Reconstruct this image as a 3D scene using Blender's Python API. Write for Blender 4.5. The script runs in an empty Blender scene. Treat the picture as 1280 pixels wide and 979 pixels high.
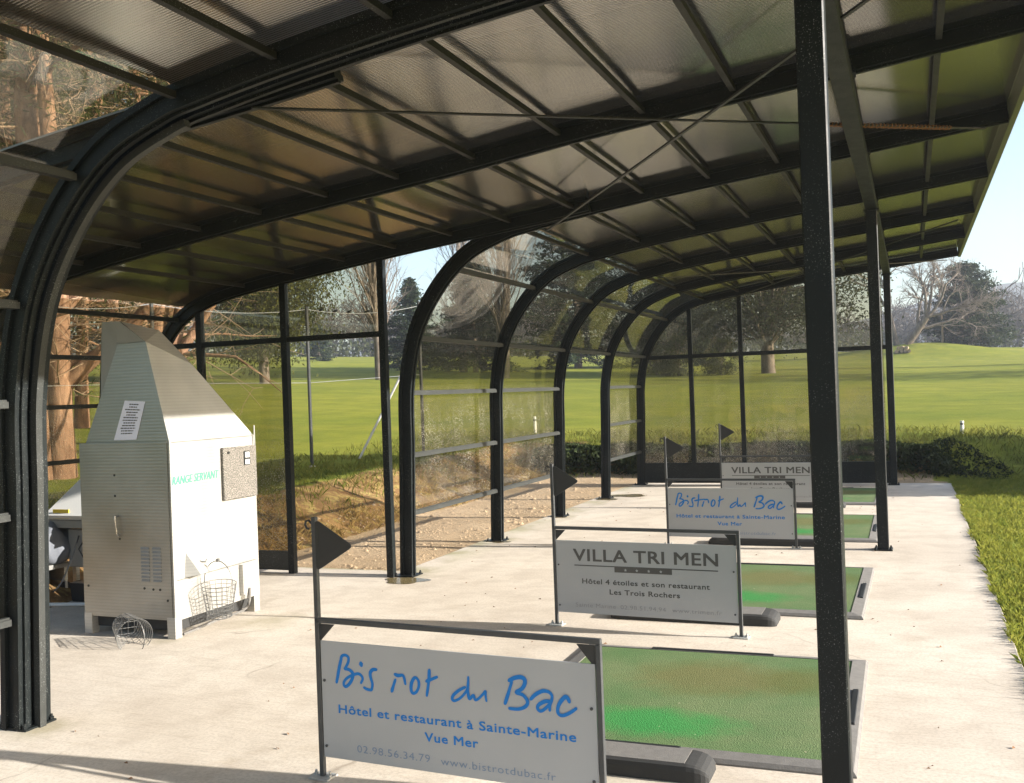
import bpy, math, random
import numpy as np
from mathutils import Vector, Matrix

S = bpy.context.scene
COL = S.collection
PI = math.pi

# ------------------------------------------------------------------ camera, sky, sun, exposure
def make_camera():
    f_px, yaw, pitch, roll, cx, cy = 1248.26, 0.3805, 0.0018, 0.0357, 4.3759, -3.9089
    cyw, syw = math.cos(yaw), math.sin(yaw)
    fwd = Vector((-syw, cyw, 0)); right = Vector((cyw, syw, 0)); up = Vector((0, 0, 1))
    f2 = fwd*math.cos(pitch) + up*math.sin(pitch)
    u2 = up*math.cos(pitch) - fwd*math.sin(pitch)
    r3 = right*math.cos(roll) - u2*math.sin(roll)
    u3 = u2*math.cos(roll) + right*math.sin(roll)
    cam = bpy.data.cameras.new('camera')
    o = bpy.data.objects.new('camera', cam); COL.objects.link(o)
    m = Matrix((( r3.x, u3.x, -f2.x, cx), (r3.y, u3.y, -f2.y, cy), (r3.z, u3.z, -f2.z, 1.65), (0, 0, 0, 1)))
    o.matrix_world = m
    cam.sensor_fit = 'HORIZONTAL'; cam.sensor_width = 36.0
    cam.lens = f_px/1280*36.0
    cam.clip_start = 0.05; cam.clip_end = 2000
    S.camera = o
make_camera()

SUN_EL = math.radians(18.7)
SUN_DX, SUN_DY = 1.0, 0.10                       # direction towards the sun on the ground
az = math.atan2(SUN_DX, SUN_DY)
w = bpy.data.worlds.new('World'); S.world = w; w.use_nodes = True
nt = w.node_tree
bg = nt.nodes['Background']
sky = nt.nodes.new('ShaderNodeTexSky'); sky.sky_type = 'NISHITA'; sky.sun_disc = False
sky.sun_elevation = SUN_EL; sky.sun_rotation = az
sky.air_density = 1.0; sky.dust_density = 2.2; sky.ozone_density = 1.5
nt.links.new(sky.outputs[0], bg.inputs[0]); bg.inputs[1].default_value = 0.115
sl = bpy.data.lights.new('sun', 'SUN'); sl.energy = 5.0; sl.angle = math.radians(0.5); sl.color = (1.0, 0.955, 0.89)
so = bpy.data.objects.new('sun', sl); COL.objects.link(so)
hd = Vector((SUN_DX, SUN_DY, 0)).normalized()*math.cos(SUN_EL)
so.rotation_euler = Vector((hd.x, hd.y, math.sin(SUN_EL))).to_track_quat('Z', 'Y').to_euler()
so.location = (40, 4, 20)
S.view_settings.view_transform = 'Standard'; S.view_settings.look = 'None'
S.view_settings.exposure = 1.50; S.view_settings.gamma = 1.0; S.view_settings.use_curve_mapping = False
S.render.engine = 'CYCLES'
S.cycles.use_denoising = True
S.cycles.max_bounces = 8; S.cycles.diffuse_bounces = 3; S.cycles.glossy_bounces = 3
S.cycles.transmission_bounces = 6; S.cycles.transparent_max_bounces = 24
S.cycles.caustics_reflective = False; S.cycles.caustics_refractive = False
S.cycles.sample_clamp_indirect = 6.0

# ------------------------------------------------------------------ node helpers / materials
class NM:
    def __init__(self, name):
        self.m = bpy.data.materials.new(name); self.m.use_nodes = True
        self.t = self.m.node_tree
        self.t.nodes.clear()
        self.out = self.t.nodes.new('ShaderNodeOutputMaterial')
    def n(self, typ, **kw):
        nd = self.t.nodes.new(typ)
        for k, v in kw.items():
            if k.startswith('i_'):
                key = k[2:].replace('_', ' ')
                if key.isdigit(): nd.inputs[int(key)].default_value = v
                else: nd.inputs[key].default_value = v
            else: setattr(nd, k, v)
        return nd
    def l(self, a, b): self.t.links.new(a, b)
    def coord(self, kind='Object'): return self.n('ShaderNodeTexCoord').outputs[kind]
    def noise(self, vec, scale, detail=4, rough=.55, dist=0.0):
        nd = self.n('ShaderNodeTexNoise'); nd.inputs['Scale'].default_value = scale
        nd.inputs['Detail'].default_value = detail; nd.inputs['Roughness'].default_value = rough
        nd.inputs['Distortion'].default_value = dist
        if vec is not None: self.l(vec, nd.inputs['Vector'])
        return nd.outputs[0]
    def ramp(self, fac, stops, interp='LINEAR'):
        nd = self.n('ShaderNodeValToRGB'); cr = nd.color_ramp; cr.interpolation = interp
        while len(cr.elements) < len(stops): cr.elements.new(0.5)
        for e, (p, c) in zip(cr.elements, stops):
            e.position = p; e.color = c if len(c) == 4 else (*c, 1)
        self.l(fac, nd.inputs[0]); return nd.outputs[0]
    def mix(self, fac, a, b, blend='MIX'):
        nd = self.n('ShaderNodeMix', data_type='RGBA', blend_type=blend)
        for s, v in ((nd.inputs[0], fac), (nd.inputs[6], a), (nd.inputs[7], b)):
            if hasattr(v, 'links'): self.l(v, s)
            else: s.default_value = v if not isinstance(v, tuple) or len(v) == 4 else (*v, 1)
        return nd.outputs[2]
    def math(self, op, a, b=None, clamp=False):
        nd = self.n('ShaderNodeMath', operation=op, use_clamp=clamp)
        for s, v in ((nd.inputs[0], a), (nd.inputs[1], b)):
            if v is None: continue
            if hasattr(v, 'links'): self.l(v, s)
            else: s.default_value = v
        return nd.outputs[0]
    def bump(self, h, strength=.3, dist=.01):
        nd = self.n('ShaderNodeBump'); nd.inputs['Strength'].default_value = strength; nd.inputs['Distance'].default_value = dist
        self.l(h, nd.inputs['Height']); return nd.outputs[0]
    def principled(self, color, rough=.6, metal=0.0, normal=None, spec=None):
        nd = self.n('ShaderNodeBsdfPrincipled')
        for key, v in (('Base Color', color), ('Roughness', rough), ('Metallic', metal)):
            if hasattr(v, 'links'): self.l(v, nd.inputs[key])
            else: nd.inputs[key].default_value = (*v, 1) if isinstance(v, tuple) and len(v) == 3 else v
        if normal is not None: self.l(normal, nd.inputs['Normal'])
        if spec is not None: nd.inputs['Specular IOR Level'].default_value = spec
        return nd.outputs[0]
    def sheet_fresnel(self, f0, f1, ex=4.2):
        lw = self.n('ShaderNodeLayerWeight'); lw.inputs['Blend'].default_value = .5
        pw = self.math('POWER', lw.outputs['Facing'], ex)
        return self.math('ADD', self.math('MULTIPLY', pw, f1), f0, True)
    def done(self, sh): self.l(sh, self.out.inputs['Surface']); return self.m

def world_pos(M): return M.n('ShaderNodeNewGeometry').outputs['Position']

def mat_paint(name, col, speck=0.35, rough=.42):
    M = NM(name); p = world_pos(M)
    sp = M.ramp(M.noise(p, 170, 2, .6), [(.62, (0, 0, 0)), (.72, (1, 1, 1))])
    patch = M.ramp(M.noise(p, 2.6, 5, .65), [(.40, (0, 0, 0)), (.66, (1, 1, 1))])
    f = M.math('MULTIPLY', M.math('MULTIPLY', sp, patch), speck)
    streak = M.noise(p, 9, 5, .6)
    c0 = M.mix(streak, tuple(x*.75 for x in col), tuple(x*1.3 for x in col))
    c = M.mix(f, c0, (.34, .36, .35, 1))
    r = M.math('ADD', M.math('MULTIPLY', streak, .25), rough-.12)
    return M.done(M.principled(c, r, 0.0, M.bump(M.noise(p, 60, 3), .12, .002), spec=.22))

def mat_simple(name, col, rough=.6, metal=0.0, var=.15, scale=12, bump=.1):
    M = NM(name); p = world_pos(M); n = M.noise(p, scale, 5, .6)
    c = M.mix(n, tuple(max(0, x*(1-var)) for x in col), tuple(x*(1+var) for x in col))
    return M.done(M.principled(c, rough, metal, M.bump(M.noise(p, scale*6, 3), bump, .003)))

def mat_concrete():
    M = NM('concrete'); p = world_pos(M)
    big = M.noise(p, .55, 5, .6, .5); mid = M.noise(p, 3.2, 6, .65, .3); fine = M.noise(p, 55, 4, .7)
    c = M.mix(M.ramp(big, [(.3, (0, 0, 0)), (.72, (1, 1, 1))]), (.54, .472, .388), (.70, .632, .53))
    c = M.mix(M.ramp(mid, [(.36, (1, 1, 1)), (.56, (0, 0, 0))]), c, M.mix(.28, c, (.30, .24, .18, 1)))
    c = M.mix(M.math('MULTIPLY', M.ramp(fine, [(.42, (1, 1, 1)), (.52, (0, 0, 0))]), .30), c, (.33, .28, .22, 1))
    # broom and trowel streaks running across the slab
    sc = M.n('ShaderNodeMapping'); sc.inputs['Scale'].default_value = (1.2, 9.0, 1); M.l(p, sc.inputs['Vector'])
    st = M.ramp(M.noise(sc.outputs[0], 2.0, 6, .7), [(.5, (0, 0, 0)), (.68, (1, 1, 1))])
    c = M.mix(M.math('MULTIPLY', st, .22), c, (.40, .32, .24, 1))
    # hairline cracks
    ww = M.n('ShaderNodeMix', data_type='VECTOR'); ww.inputs[0].default_value = .35
    nz = M.n('ShaderNodeTexNoise'); nz.inputs['Scale'].default_value = 2.0; M.l(p, nz.inputs['Vector'])
    M.l(p, ww.inputs[4]); M.l(nz.outputs[1], ww.inputs[5])
    vo = M.n('ShaderNodeTexVoronoi', feature='DISTANCE_TO_EDGE'); vo.inputs['Scale'].default_value = .42
    M.l(ww.outputs[1], vo.inputs['Vector'])
    ck = M.math('MULTIPLY', M.ramp(vo.outputs[0], [(.0, (1, 1, 1)), (.004, (0, 0, 0))]), M.ramp(M.noise(p, .9, 2), [(.5, (0, 0, 0)), (.6, (1, 1, 1))]))
    c = M.mix(M.math('MULTIPLY', ck, .55), c, (.2, .16, .12, 1))
    # green algae along the left edge where it stays damp
    sx = M.n('ShaderNodeSeparateXYZ'); M.l(p, sx.inputs[0])
    e = M.math('MULTIPLY', M.ramp(M.math('ADD', sx.outputs[0], M.math('MULTIPLY', mid, .45)), [(.02, (1, 1, 1)), (.5, (0, 0, 0))]),
               M.math('GREATER_THAN', sx.outputs[1], 4.45))
    e = M.math('MULTIPLY', e, M.ramp(M.noise(p, 1.7, 3), [(.35, (0, 0, 0)), (.6, (1, 1, 1))]))
    c = M.mix(M.math('MULTIPLY', e, .65), c, (.23, .22, .07, 1))
    blot = M.ramp(M.noise(p, 1.05, 7, .72, 1.2), [(.60, (0, 0, 0)), (.70, (1, 1, 1))])
    c = M.mix(M.math('MULTIPLY', blot, .30), c, (.36, .29, .20, 1))
    def spot(x, y, r, k):
        vd = M.n('ShaderNodeVectorMath', operation='DISTANCE'); M.l(p, vd.inputs[0]); vd.inputs[1].default_value = (x, y, 0)
        return M.math('MULTIPLY', M.ramp(M.math('ADD', vd.outputs['Value'], M.math('MULTIPLY', M.math('SUBTRACT', mid, .5), r*1.6)), [(r*.2, (1, 1, 1)), (r, (0, 0, 0))]), k)
    for a_ in ((.10, -.06, .22, .55), (-.15, 2.35, .34, .40), (-.55, 1.7, .16, .3), (.06, 4.3, .30, .5), (.02, 6.5, .28, .5), (.02, 8.6, .26, .5), (4.07, 0, .16, .4), (4.07, 6.44, .16, .4), (3.1, .3, .5, .18)):
        c = M.mix(spot(*a_), c, (.27, .24, .13, 1))
    bh = M.math('ADD', M.math('MULTIPLY', fine, .5), M.math('ADD', mid, st))
    return M.done(M.principled(c, .85, 0, M.bump(bh, .35, .004), spec=.25))

def mat_terrain():
    M = NM('terrain'); p = world_pos(M)
    at = M.n('ShaderNodeAttribute'); at.attribute_name = 'cover'
    sep = M.n('ShaderNodeSeparateColor'); M.l(at.outputs['Color'], sep.inputs[0])
    big = M.noise(p, .09, 5, .6); mid = M.noise(p, .9, 6, .65); fine = M.noise(p, 14, 5, .7); gr = M.noise(p, 60, 3, .7)
    mp = M.n('ShaderNodeMapping'); mp.inputs['Scale'].default_value = (.05, .35, 1); M.l(p, mp.inputs['Vector'])
    mow = M.noise(mp.outputs[0], 1.0, 3, .5)
    g = M.mix(M.ramp(big, [(.3, (0, 0, 0)), (.7, (1, 1, 1))]), (.135, .162, .016), (.198, .208, .023))
    g = M.mix(M.ramp(mow, [(.38, (0, 0, 0)), (.62, (1, 1, 1))]), g, M.mix(.4, g, (.30, .27, .035, 1)))
    g = M.mix(M.ramp(mid, [(.38, (0, 0, 0)), (.62, (1, 1, 1))]), M.mix(.45, g, (.075, .11, .012, 1)), g)
    g = M.mix(M.math('MULTIPLY', M.ramp(fine, [(.5, (0, 0, 0)), (.7, (1, 1, 1))]), .35), g, (.30, .27, .08, 1))
    soil = M.mix(M.ramp(M.noise(p, 3.5, 6, .7), [(.3, (0, 0, 0)), (.7, (1, 1, 1))]), (.11, .058, .025), (.33, .205, .088))
    dry = M.ramp(M.noise(p, 5, 5, .7), [(.52, (0, 0, 0)), (.6, (1, 1, 1))])
    soil = M.mix(dry, soil, (.34, .25, .09, 1))
    gv = M.mix(M.ramp(gr, [(.3, (0, 0, 0)), (.7, (1, 1, 1))]), (.30, .205, .115), (.60, .46, .30))
    gv = M.mix(M.ramp(mid, [(.35, (0, 0, 0)), (.65, (1, 1, 1))]), M.mix(.35, gv, (.20, .13, .06, 1)), gv)
    j = M.math('MULTIPLY', M.math('SUBTRACT', M.noise(p, 2.6, 5, .7), .5), .9)
    fs = M.ramp(M.math('ADD', sep.outputs[0], j), [(.44, (0, 0, 0)), (.56, (1, 1, 1))])
    fg = M.ramp(M.math('ADD', sep.outputs[1], j), [(.42, (0, 0, 0)), (.58, (1, 1, 1))])
    c = M.mix(fs, gv, soil); c = M.mix(fg, c, g)
    bh = M.math('ADD', M.math('ADD', fine, gr), M.math('MULTIPLY', mid, 2.0))
    return M.done(M.principled(c, .95, 0, M.bump(bh, .6, .02), spec=.1))

def mat_glass():
    """clear tinted polycarbonate, dust specks painted only up to the height the sun reaches"""
    M = NM('smoked_panel'); p = world_pos(M)
    wv = M.noise(p, 1.6, 2)
    fr = M.sheet_fresnel(.045, .80)
    tr = M.n('ShaderNodeBsdfTransparent'); tr.inputs[0].default_value = (.80, .775, .70, 1)
    gl = M.n('ShaderNodeBsdfGlossy'); gl.inputs['Roughness'].default_value = .03; gl.inputs['Color'].default_value = (.95, .95, .95, 1)
    M.l(M.bump(wv, .10, .02), gl.inputs['Normal'])
    mx = M.n('ShaderNodeMixShader'); M.l(fr, mx.inputs[0]); M.l(tr.outputs[0], mx.inputs[1]); M.l(gl.outputs[0], mx.inputs[2])
    sx = M.n('ShaderNodeSeparateXYZ'); M.l(p, sx.inputs[0])
    low = M.ramp(sx.outputs[2], [(.0, (1, 1, 1)), (1.0, (.55, .55, .55))])
    zlow = M.math('MULTIPLY', M.math('SUBTRACT', 1.85, sx.outputs[2], True), 2.2, True)  # dust specks coloured in only at the height where sun catches them
    spots = M.ramp(M.noise(p, 105, 2, .5), [(.585, (0, 0, 0)), (.66, (1, 1, 1))])
    f = M.math('MULTIPLY', M.math('MULTIPLY', spots, zlow), M.ramp(M.noise(p, 2.2, 3), [(.35, (0, 0, 0)), (.6, (1, 1, 1))]))
    film = M.math('ADD', M.math('MULTIPLY', f, .75), M.math('ADD', M.math('MULTIPLY', M.noise(p, 2.5, 4), .022), .004))
    df = M.n('ShaderNodeBsdfDiffuse'); df.inputs[0].default_value = (.55, .52, .45, 1)
    tl = M.n('ShaderNodeBsdfTranslucent'); tl.inputs[0].default_value = (.55, .52, .45, 1)
    dm = M.n('ShaderNodeMixShader'); dm.inputs[0].default_value = .5; M.l(df.outputs[0], dm.inputs[1]); M.l(tl.outputs[0], dm.inputs[2])
    m2 = M.n('ShaderNodeMixShader'); M.l(film, m2.inputs[0]); M.l(mx.outputs[0], m2.inputs[1]); M.l(dm.outputs[0], m2.inputs[2])
    return M.done(m2.outputs[0])

def mat_roof():
    """smoked twin-wall polycarbonate: fine ribs, blurred see-through, strong sheen at a flat angle"""
    M = NM('ribbed_panel'); p = world_pos(M)
    wv = M.n('ShaderNodeTexWave', wave_type='BANDS', bands_direction='Y', wave_profile='SIN')
    wv.inputs['Scale'].default_value = 17.5; wv.inputs['Distortion'].default_value = 0.0
    M.l(p, wv.inputs['Vector'])
    ribs = M.bump(wv.outputs[1], .22, .003)
    dirt = M.noise(p, 1.3, 5, .65)
    sp = M.ramp(M.noise(p, 120, 2), [(.66, (0, 0, 0)), (.72, (1, 1, 1))])
    mp = M.n('ShaderNodeMapping'); mp.inputs['Scale'].default_value = (.35, 6, 1); M.l(p, mp.inputs['Vector'])
    stk = M.noise(mp.outputs[0], 1.5, 5, .7)
    tint = M.mix(stk, (.34, .325, .305, 1), (.60, .585, .56, 1))
    tint = M.mix(M.math('MULTIPLY', M.math('POWER', wv.outputs[1], 2.0), .85), tint, (.13, .115, .10, 1))
    rf = M.n('ShaderNodeBsdfRefraction'); rf.inputs['IOR'].default_value = 1.08; rf.inputs['Roughness'].default_value = .34
    M.l(tint, rf.inputs['Color'])
    tl = M.n('ShaderNodeBsdfTranslucent'); M.l(M.mix(dirt, (.085, .060, .036, 1), (.155, .115, .075, 1)), tl.inputs[0])
    tr = M.n('ShaderNodeBsdfTransparent'); M.l(M.mix(.5, tint, (.5, .45, .38, 1)), tr.inputs[0])
    m0 = M.n('ShaderNodeMixShader'); m0.inputs[0].default_value = .22; M.l(rf.outputs[0], m0.inputs[1]); M.l(tr.outputs[0], m0.inputs[2])
    m1 = M.n('ShaderNodeMixShader'); m1.inputs[0].default_value = .24; M.l(m0.outputs[0], m1.inputs[1]); M.l(tl.outputs[0], m1.inputs[2])
    fr = M.sheet_fresnel(.085, .90, 2.25)
    gl = M.n('ShaderNodeBsdfGlossy'); gl.inputs['Roughness'].default_value = .10; gl.inputs['Color'].default_value = (.94, .92, .84, 1)
    M.l(ribs, gl.inputs['Normal'])
    m2 = M.n('ShaderNodeMixShader'); M.l(fr, m2.inputs[0]); M.l(m1.outputs[0], m2.inputs[1]); M.l(gl.outputs[0], m2.inputs[2])
    df = M.n('ShaderNodeBsdfDiffuse'); df.inputs[0].default_value = (.45, .42, .36, 1)
    m3 = M.n('ShaderNodeMixShader'); M.l(M.math('ADD', M.math('MULTIPLY', sp, .25), M.math('MULTIPLY', dirt, .05)), m3.inputs[0])
    M.l(m2.outputs[0], m3.inputs[1]); M.l(df.outputs[0], m3.inputs[2])
    return M.done(m3.outputs[0])

def mat_turf():
    M = NM('artificial_turf'); p = M.coord('Object')
    g = M.mix(M.ramp(M.noise(p, 2.0, 5, .65), [(.3, (0, 0, 0)), (.7, (1, 1, 1))]), (.085, .165, .062), (.165, .205, .095))
    sx = M.n('ShaderNodeSeparateXYZ'); M.l(p, sx.inputs[0])
    wob = M.math('MULTIPLY', M.math('SUBTRACT', M.noise(p, 5, 8, .8), .5), 1.7)
    def blob(x, y, rx, ry, k):
        a = M.math('DIVIDE', M.math('SUBTRACT', sx.outputs[0], x), rx); b = M.math('DIVIDE', M.math('SUBTRACT', sx.outputs[1], y), ry)
        d = M.math('ADD', M.math('ADD', M.math('MULTIPLY', a, a), M.math('MULTIPLY', b, b)), wob)
        return M.math('MULTIPLY', M.ramp(d, [(.15, (1, 1, 1)), (1.0, (0, 0, 0))]), k)
    g = M.mix(blob(.05, .30, .55, .42, .75), g, (.16, .145, .055, 1))
    g = M.mix(blob(.55, .35, .30, .30, .6), g, (.115, .12, .03, 1))
    g = M.mix(blob(-.12, -.50, .52, .25, .72), g, (.022, .255, .055, 1))
    spk = M.noise(p, 130, 2, .6)
    g = M.mix(M.math('MULTIPLY', M.ramp(spk, [(.35, (1, 1, 1)), (.5, (0, 0, 0))]), .5), g, (.03, .055, .02, 1))
    g = M.mix(M.ramp(M.noise(p, 45, 2), [(.74, (0, 0, 0)), (.78, (1, 1, 1))]), g, (.40, .36, .25, 1))
    return M.done(M.principled(g, .9, 0, M.bump(spk, .9, .006), spec=.15))

def mat_leaf(name, dark, light, trans=.35, scale=1.1):
    M = NM(name); p = world_pos(M)
    c = M.mix(M.ramp(M.noise(p, scale, 3, .6), [(.32, (0, 0, 0)), (.68, (1, 1, 1))]), dark, light)
    c = M.mix(M.math('MULTIPLY', M.noise(p, 9, 2), .5), c, tuple(x*.5 for x in dark))
    df = M.principled(c, .75, 0, spec=.2)
    tl = M.n('ShaderNodeBsdfTranslucent'); M.l(M.mix(.5, c, light), tl.inputs[0])
    mx = M.n('ShaderNodeMixShader'); mx.inputs[0].default_value = trans; M.l(df, mx.inputs[1]); M.l(tl.outputs[0], mx.inputs[2])
    return M.done(mx.outputs[0])

def mat_bark(name, a, b, scale=6):
    M = NM(name); p = world_pos(M)
    mp = M.n('ShaderNodeMapping'); mp.inputs['Scale'].default_value = (1, 1, .3); M.l(p, mp.inputs['Vector'])
    n = M.noise(mp.outputs[0], scale, 6, .7, .4)
    c = M.mix(M.ramp(n, [(.32, (0, 0, 0)), (.66, (1, 1, 1))]), a, b)
    return M.done(M.principled(c, .92, 0, M.bump(n, .8, .04), spec=.1))

def mat_steel(name, col=(.60, .585, .54), rib=True, rough=.42, metal=.75):
    M = NM(name); p = world_pos(M)
    n = M.noise(p, 2.2, 4); h = M.noise(p, 40, 3)
    c = M.mix(M.ramp(n, [(.3, (0, 0, 0)), (.7, (1, 1, 1))]), tuple(x*.84 for x in col), tuple(min(1, x*1.1) for x in col))
    if rib:
        wv = M.n('ShaderNodeTexWave', wave_type='BANDS', bands_direction='Z'); wv.inputs['Scale'].default_value = 13.5; M.l(p, wv.inputs['Vector'])
        c = M.mix(M.math('MULTIPLY', M.ramp(wv.outputs[1], [(.0, (1, 1, 1)), (.45, (0, 0, 0))]), .15), c, tuple(x*.4 for x in col))
        nm = M.bump(wv.outputs[1], .10, .003)
    else: nm = M.bump(h, .08, .003)
    r = M.math('ADD', M.math('MULTIPLY', n, .25), rough-.12)
    return M.done(M.principled(c, r, metal, nm))

def mat_granite():
    M = NM('speckled_plate'); p = world_pos(M)
    n = M.noise(p, 130, 3, .7)
    c = M.ramp(n, [(.40, (.015, .015, .015)), (.49, (.10, .09, .075)), (.62, (.34, .31, .27))])
    return M.done(M.principled(c, .5, 0))

MT = dict(
    frame=mat_paint('dark_painted_metal', (.0065, .009, .0095), .85, .46),
    galv=mat_paint('grey_weathered_rail', (.036, .038, .036), 1.0, .45),
    purlin=mat_paint('dark_purlin_metal', (.020, .020, .018), .7, .5),
    trim=mat_simple('pale_metal_trim', (.16, .17, .10), .45, .3, .1),
    glass=mat_glass(), roof=mat_roof(), concrete=mat_concrete(), terrain=mat_terrain(), turf=mat_turf(),
    rubber=mat_simple('grey_rubber', (.155, .147, .135), .9, 0, .35, 25, .5),
    darkrub=mat_simple('dark_rubber', (.028, .028, .027), .85, 0, .3, 25, .4),
    black=mat_simple('black_plastic', (.014, .015, .016), .45, 0, .2, 20, .05),
    signm=mat_simple('sign_post_paint', (.045, .048, .05), .5, 0, .35, 30, .1),
    zinc=mat_simple('zinc', (.48, .48, .46), .45, .5, .2, 30),
    panel=mat_simple('sign_board', (.375, .38, .385), .55, 0, .05, 5, .03),
    blue=mat_simple('blue_lettering', (.003, .165, .52), .75, 0, .08, 30, 0),
    grey=mat_simple('grey_lettering', (.075, .072, .068), .5, 0, .12, 40, 0),
    pale=mat_simple('faded_grey_lettering', (.26, .26, .265), .5, 0, .12, 40, 0),
    paleblue=mat_simple('faded_blue_lettering', (.17, .235, .34), .5, 0, .12, 40, 0),
    green=mat_simple('green_lettering', (.06, .27, .17), .6, 0, .35, 40, 0),
    steel=mat_steel('ribbed_steel', (.46, .45, .42), True, .45, .55),
    plain_steel=mat_steel('brushed_steel', (.335, .328, .305), True, .38, .85),
    granite=mat_granite(), wire=mat_simple('wire', (.13, .13, .125), .45, .5, .3, 60, 0),
    paper=mat_simple('paper', (.72, .73, .82), .7, 0, .04, 10, 0),
    white=mat_simple('white_plastic', (.75, .74, .70), .5, 0, .06, 10, 0),
    yellow=mat_simple('yellow_label', (.60, .45, .04), .55, 0, .1, 30, 0),
    bag=mat_simple('grey_fabric', (.16, .17, .19), .7, 0, .35, 8, .6),
    bluebag=mat_simple('navy_fabric', (.03, .05, .14), .7, 0, .35, 8, .6),
    boxgrey=mat_simple('grey_washer_casing', (.26, .255, .235), .5, .2, .15, 8, .1),
    wood=mat_simple('weathered_wood', (.30, .22, .14), .85, 0, .3, 14, .4),
    water=None,
    pine_bark=mat_bark('pine_bark', (.115, .062, .036), (.35, .215, .135)),
    twig=mat_simple('dead_twig', (.27, .19, .12), .9, 0, .3, 3, 0),
    grey_bark=mat_bark('grey_bark', (.10, .082, .066), (.24, .20, .165)),
    bare_twig=mat_simple('bare_twig', (.19, .155, .125), .9, 0, .3, 1.5, 0),
    pine_leaf=mat_leaf('pine_needles', (.030, .044, .012), (.095, .105, .026), .3),
    cedar_leaf=mat_leaf('cedar_foliage', (.030, .045, .010), (.135, .135, .022), .35),
    conifer_leaf=mat_leaf('conifer_foliage', (.013, .026, .012), (.048, .070, .024), .25),
    oak_leaf=mat_leaf('evergreen_foliage', (.024, .036, .014), (.075, .082, .026), .3),
    shrub_leaf=mat_leaf('shrub_foliage', (.05, .07, .016), (.125, .13, .03), .35),
    hedge_leaf=mat_leaf('hedge_foliage', (.02, .04, .01), (.06, .09, .02), .3),
    bramble_shade=mat_leaf('bramble_shade_foliage', (.016, .026, .006), (.050, .070, .014), .15, 2.5),
    grass=mat_leaf('grass_blades', (.12, .18, .014), (.32, .31, .055), .45, 6.0),
    rough_grass=mat_leaf('rough_grass', (.075, .11, .012), (.23, .215, .045), .45, 1.2),
    dry_grass=mat_leaf('dry_grass', (.22, .145, .05), (.42, .31, .12), .4, 2.0),
    wood_far=mat_leaf('winter_woodland', (.10, .088, .078), (.17, .148, .130), .2, .08),
    hill=mat_simple('wooded_hill', (.115, .125, .12), .95, 0, .3, .02, 0),
    leaf_litter=mat_simple('dry_leaf', (.20, .10, .04), .8, 0, .4, 20, 0),
    orange_glint=mat_simple('orange_glint_cord', (.26, .12, .045), .7, 0, .4, 40, 0),
)
_M = NM('damp_concrete'); _p = world_pos(_M)
MT['water'] = _M.done(_M.principled(_M.mix(_M.noise(_p, 6, 4), (.13, .105, .05), (.24, .19, .10)), .18, 0, _M.bump(_M.noise(_p, 30, 2), .05, .002)))

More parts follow.
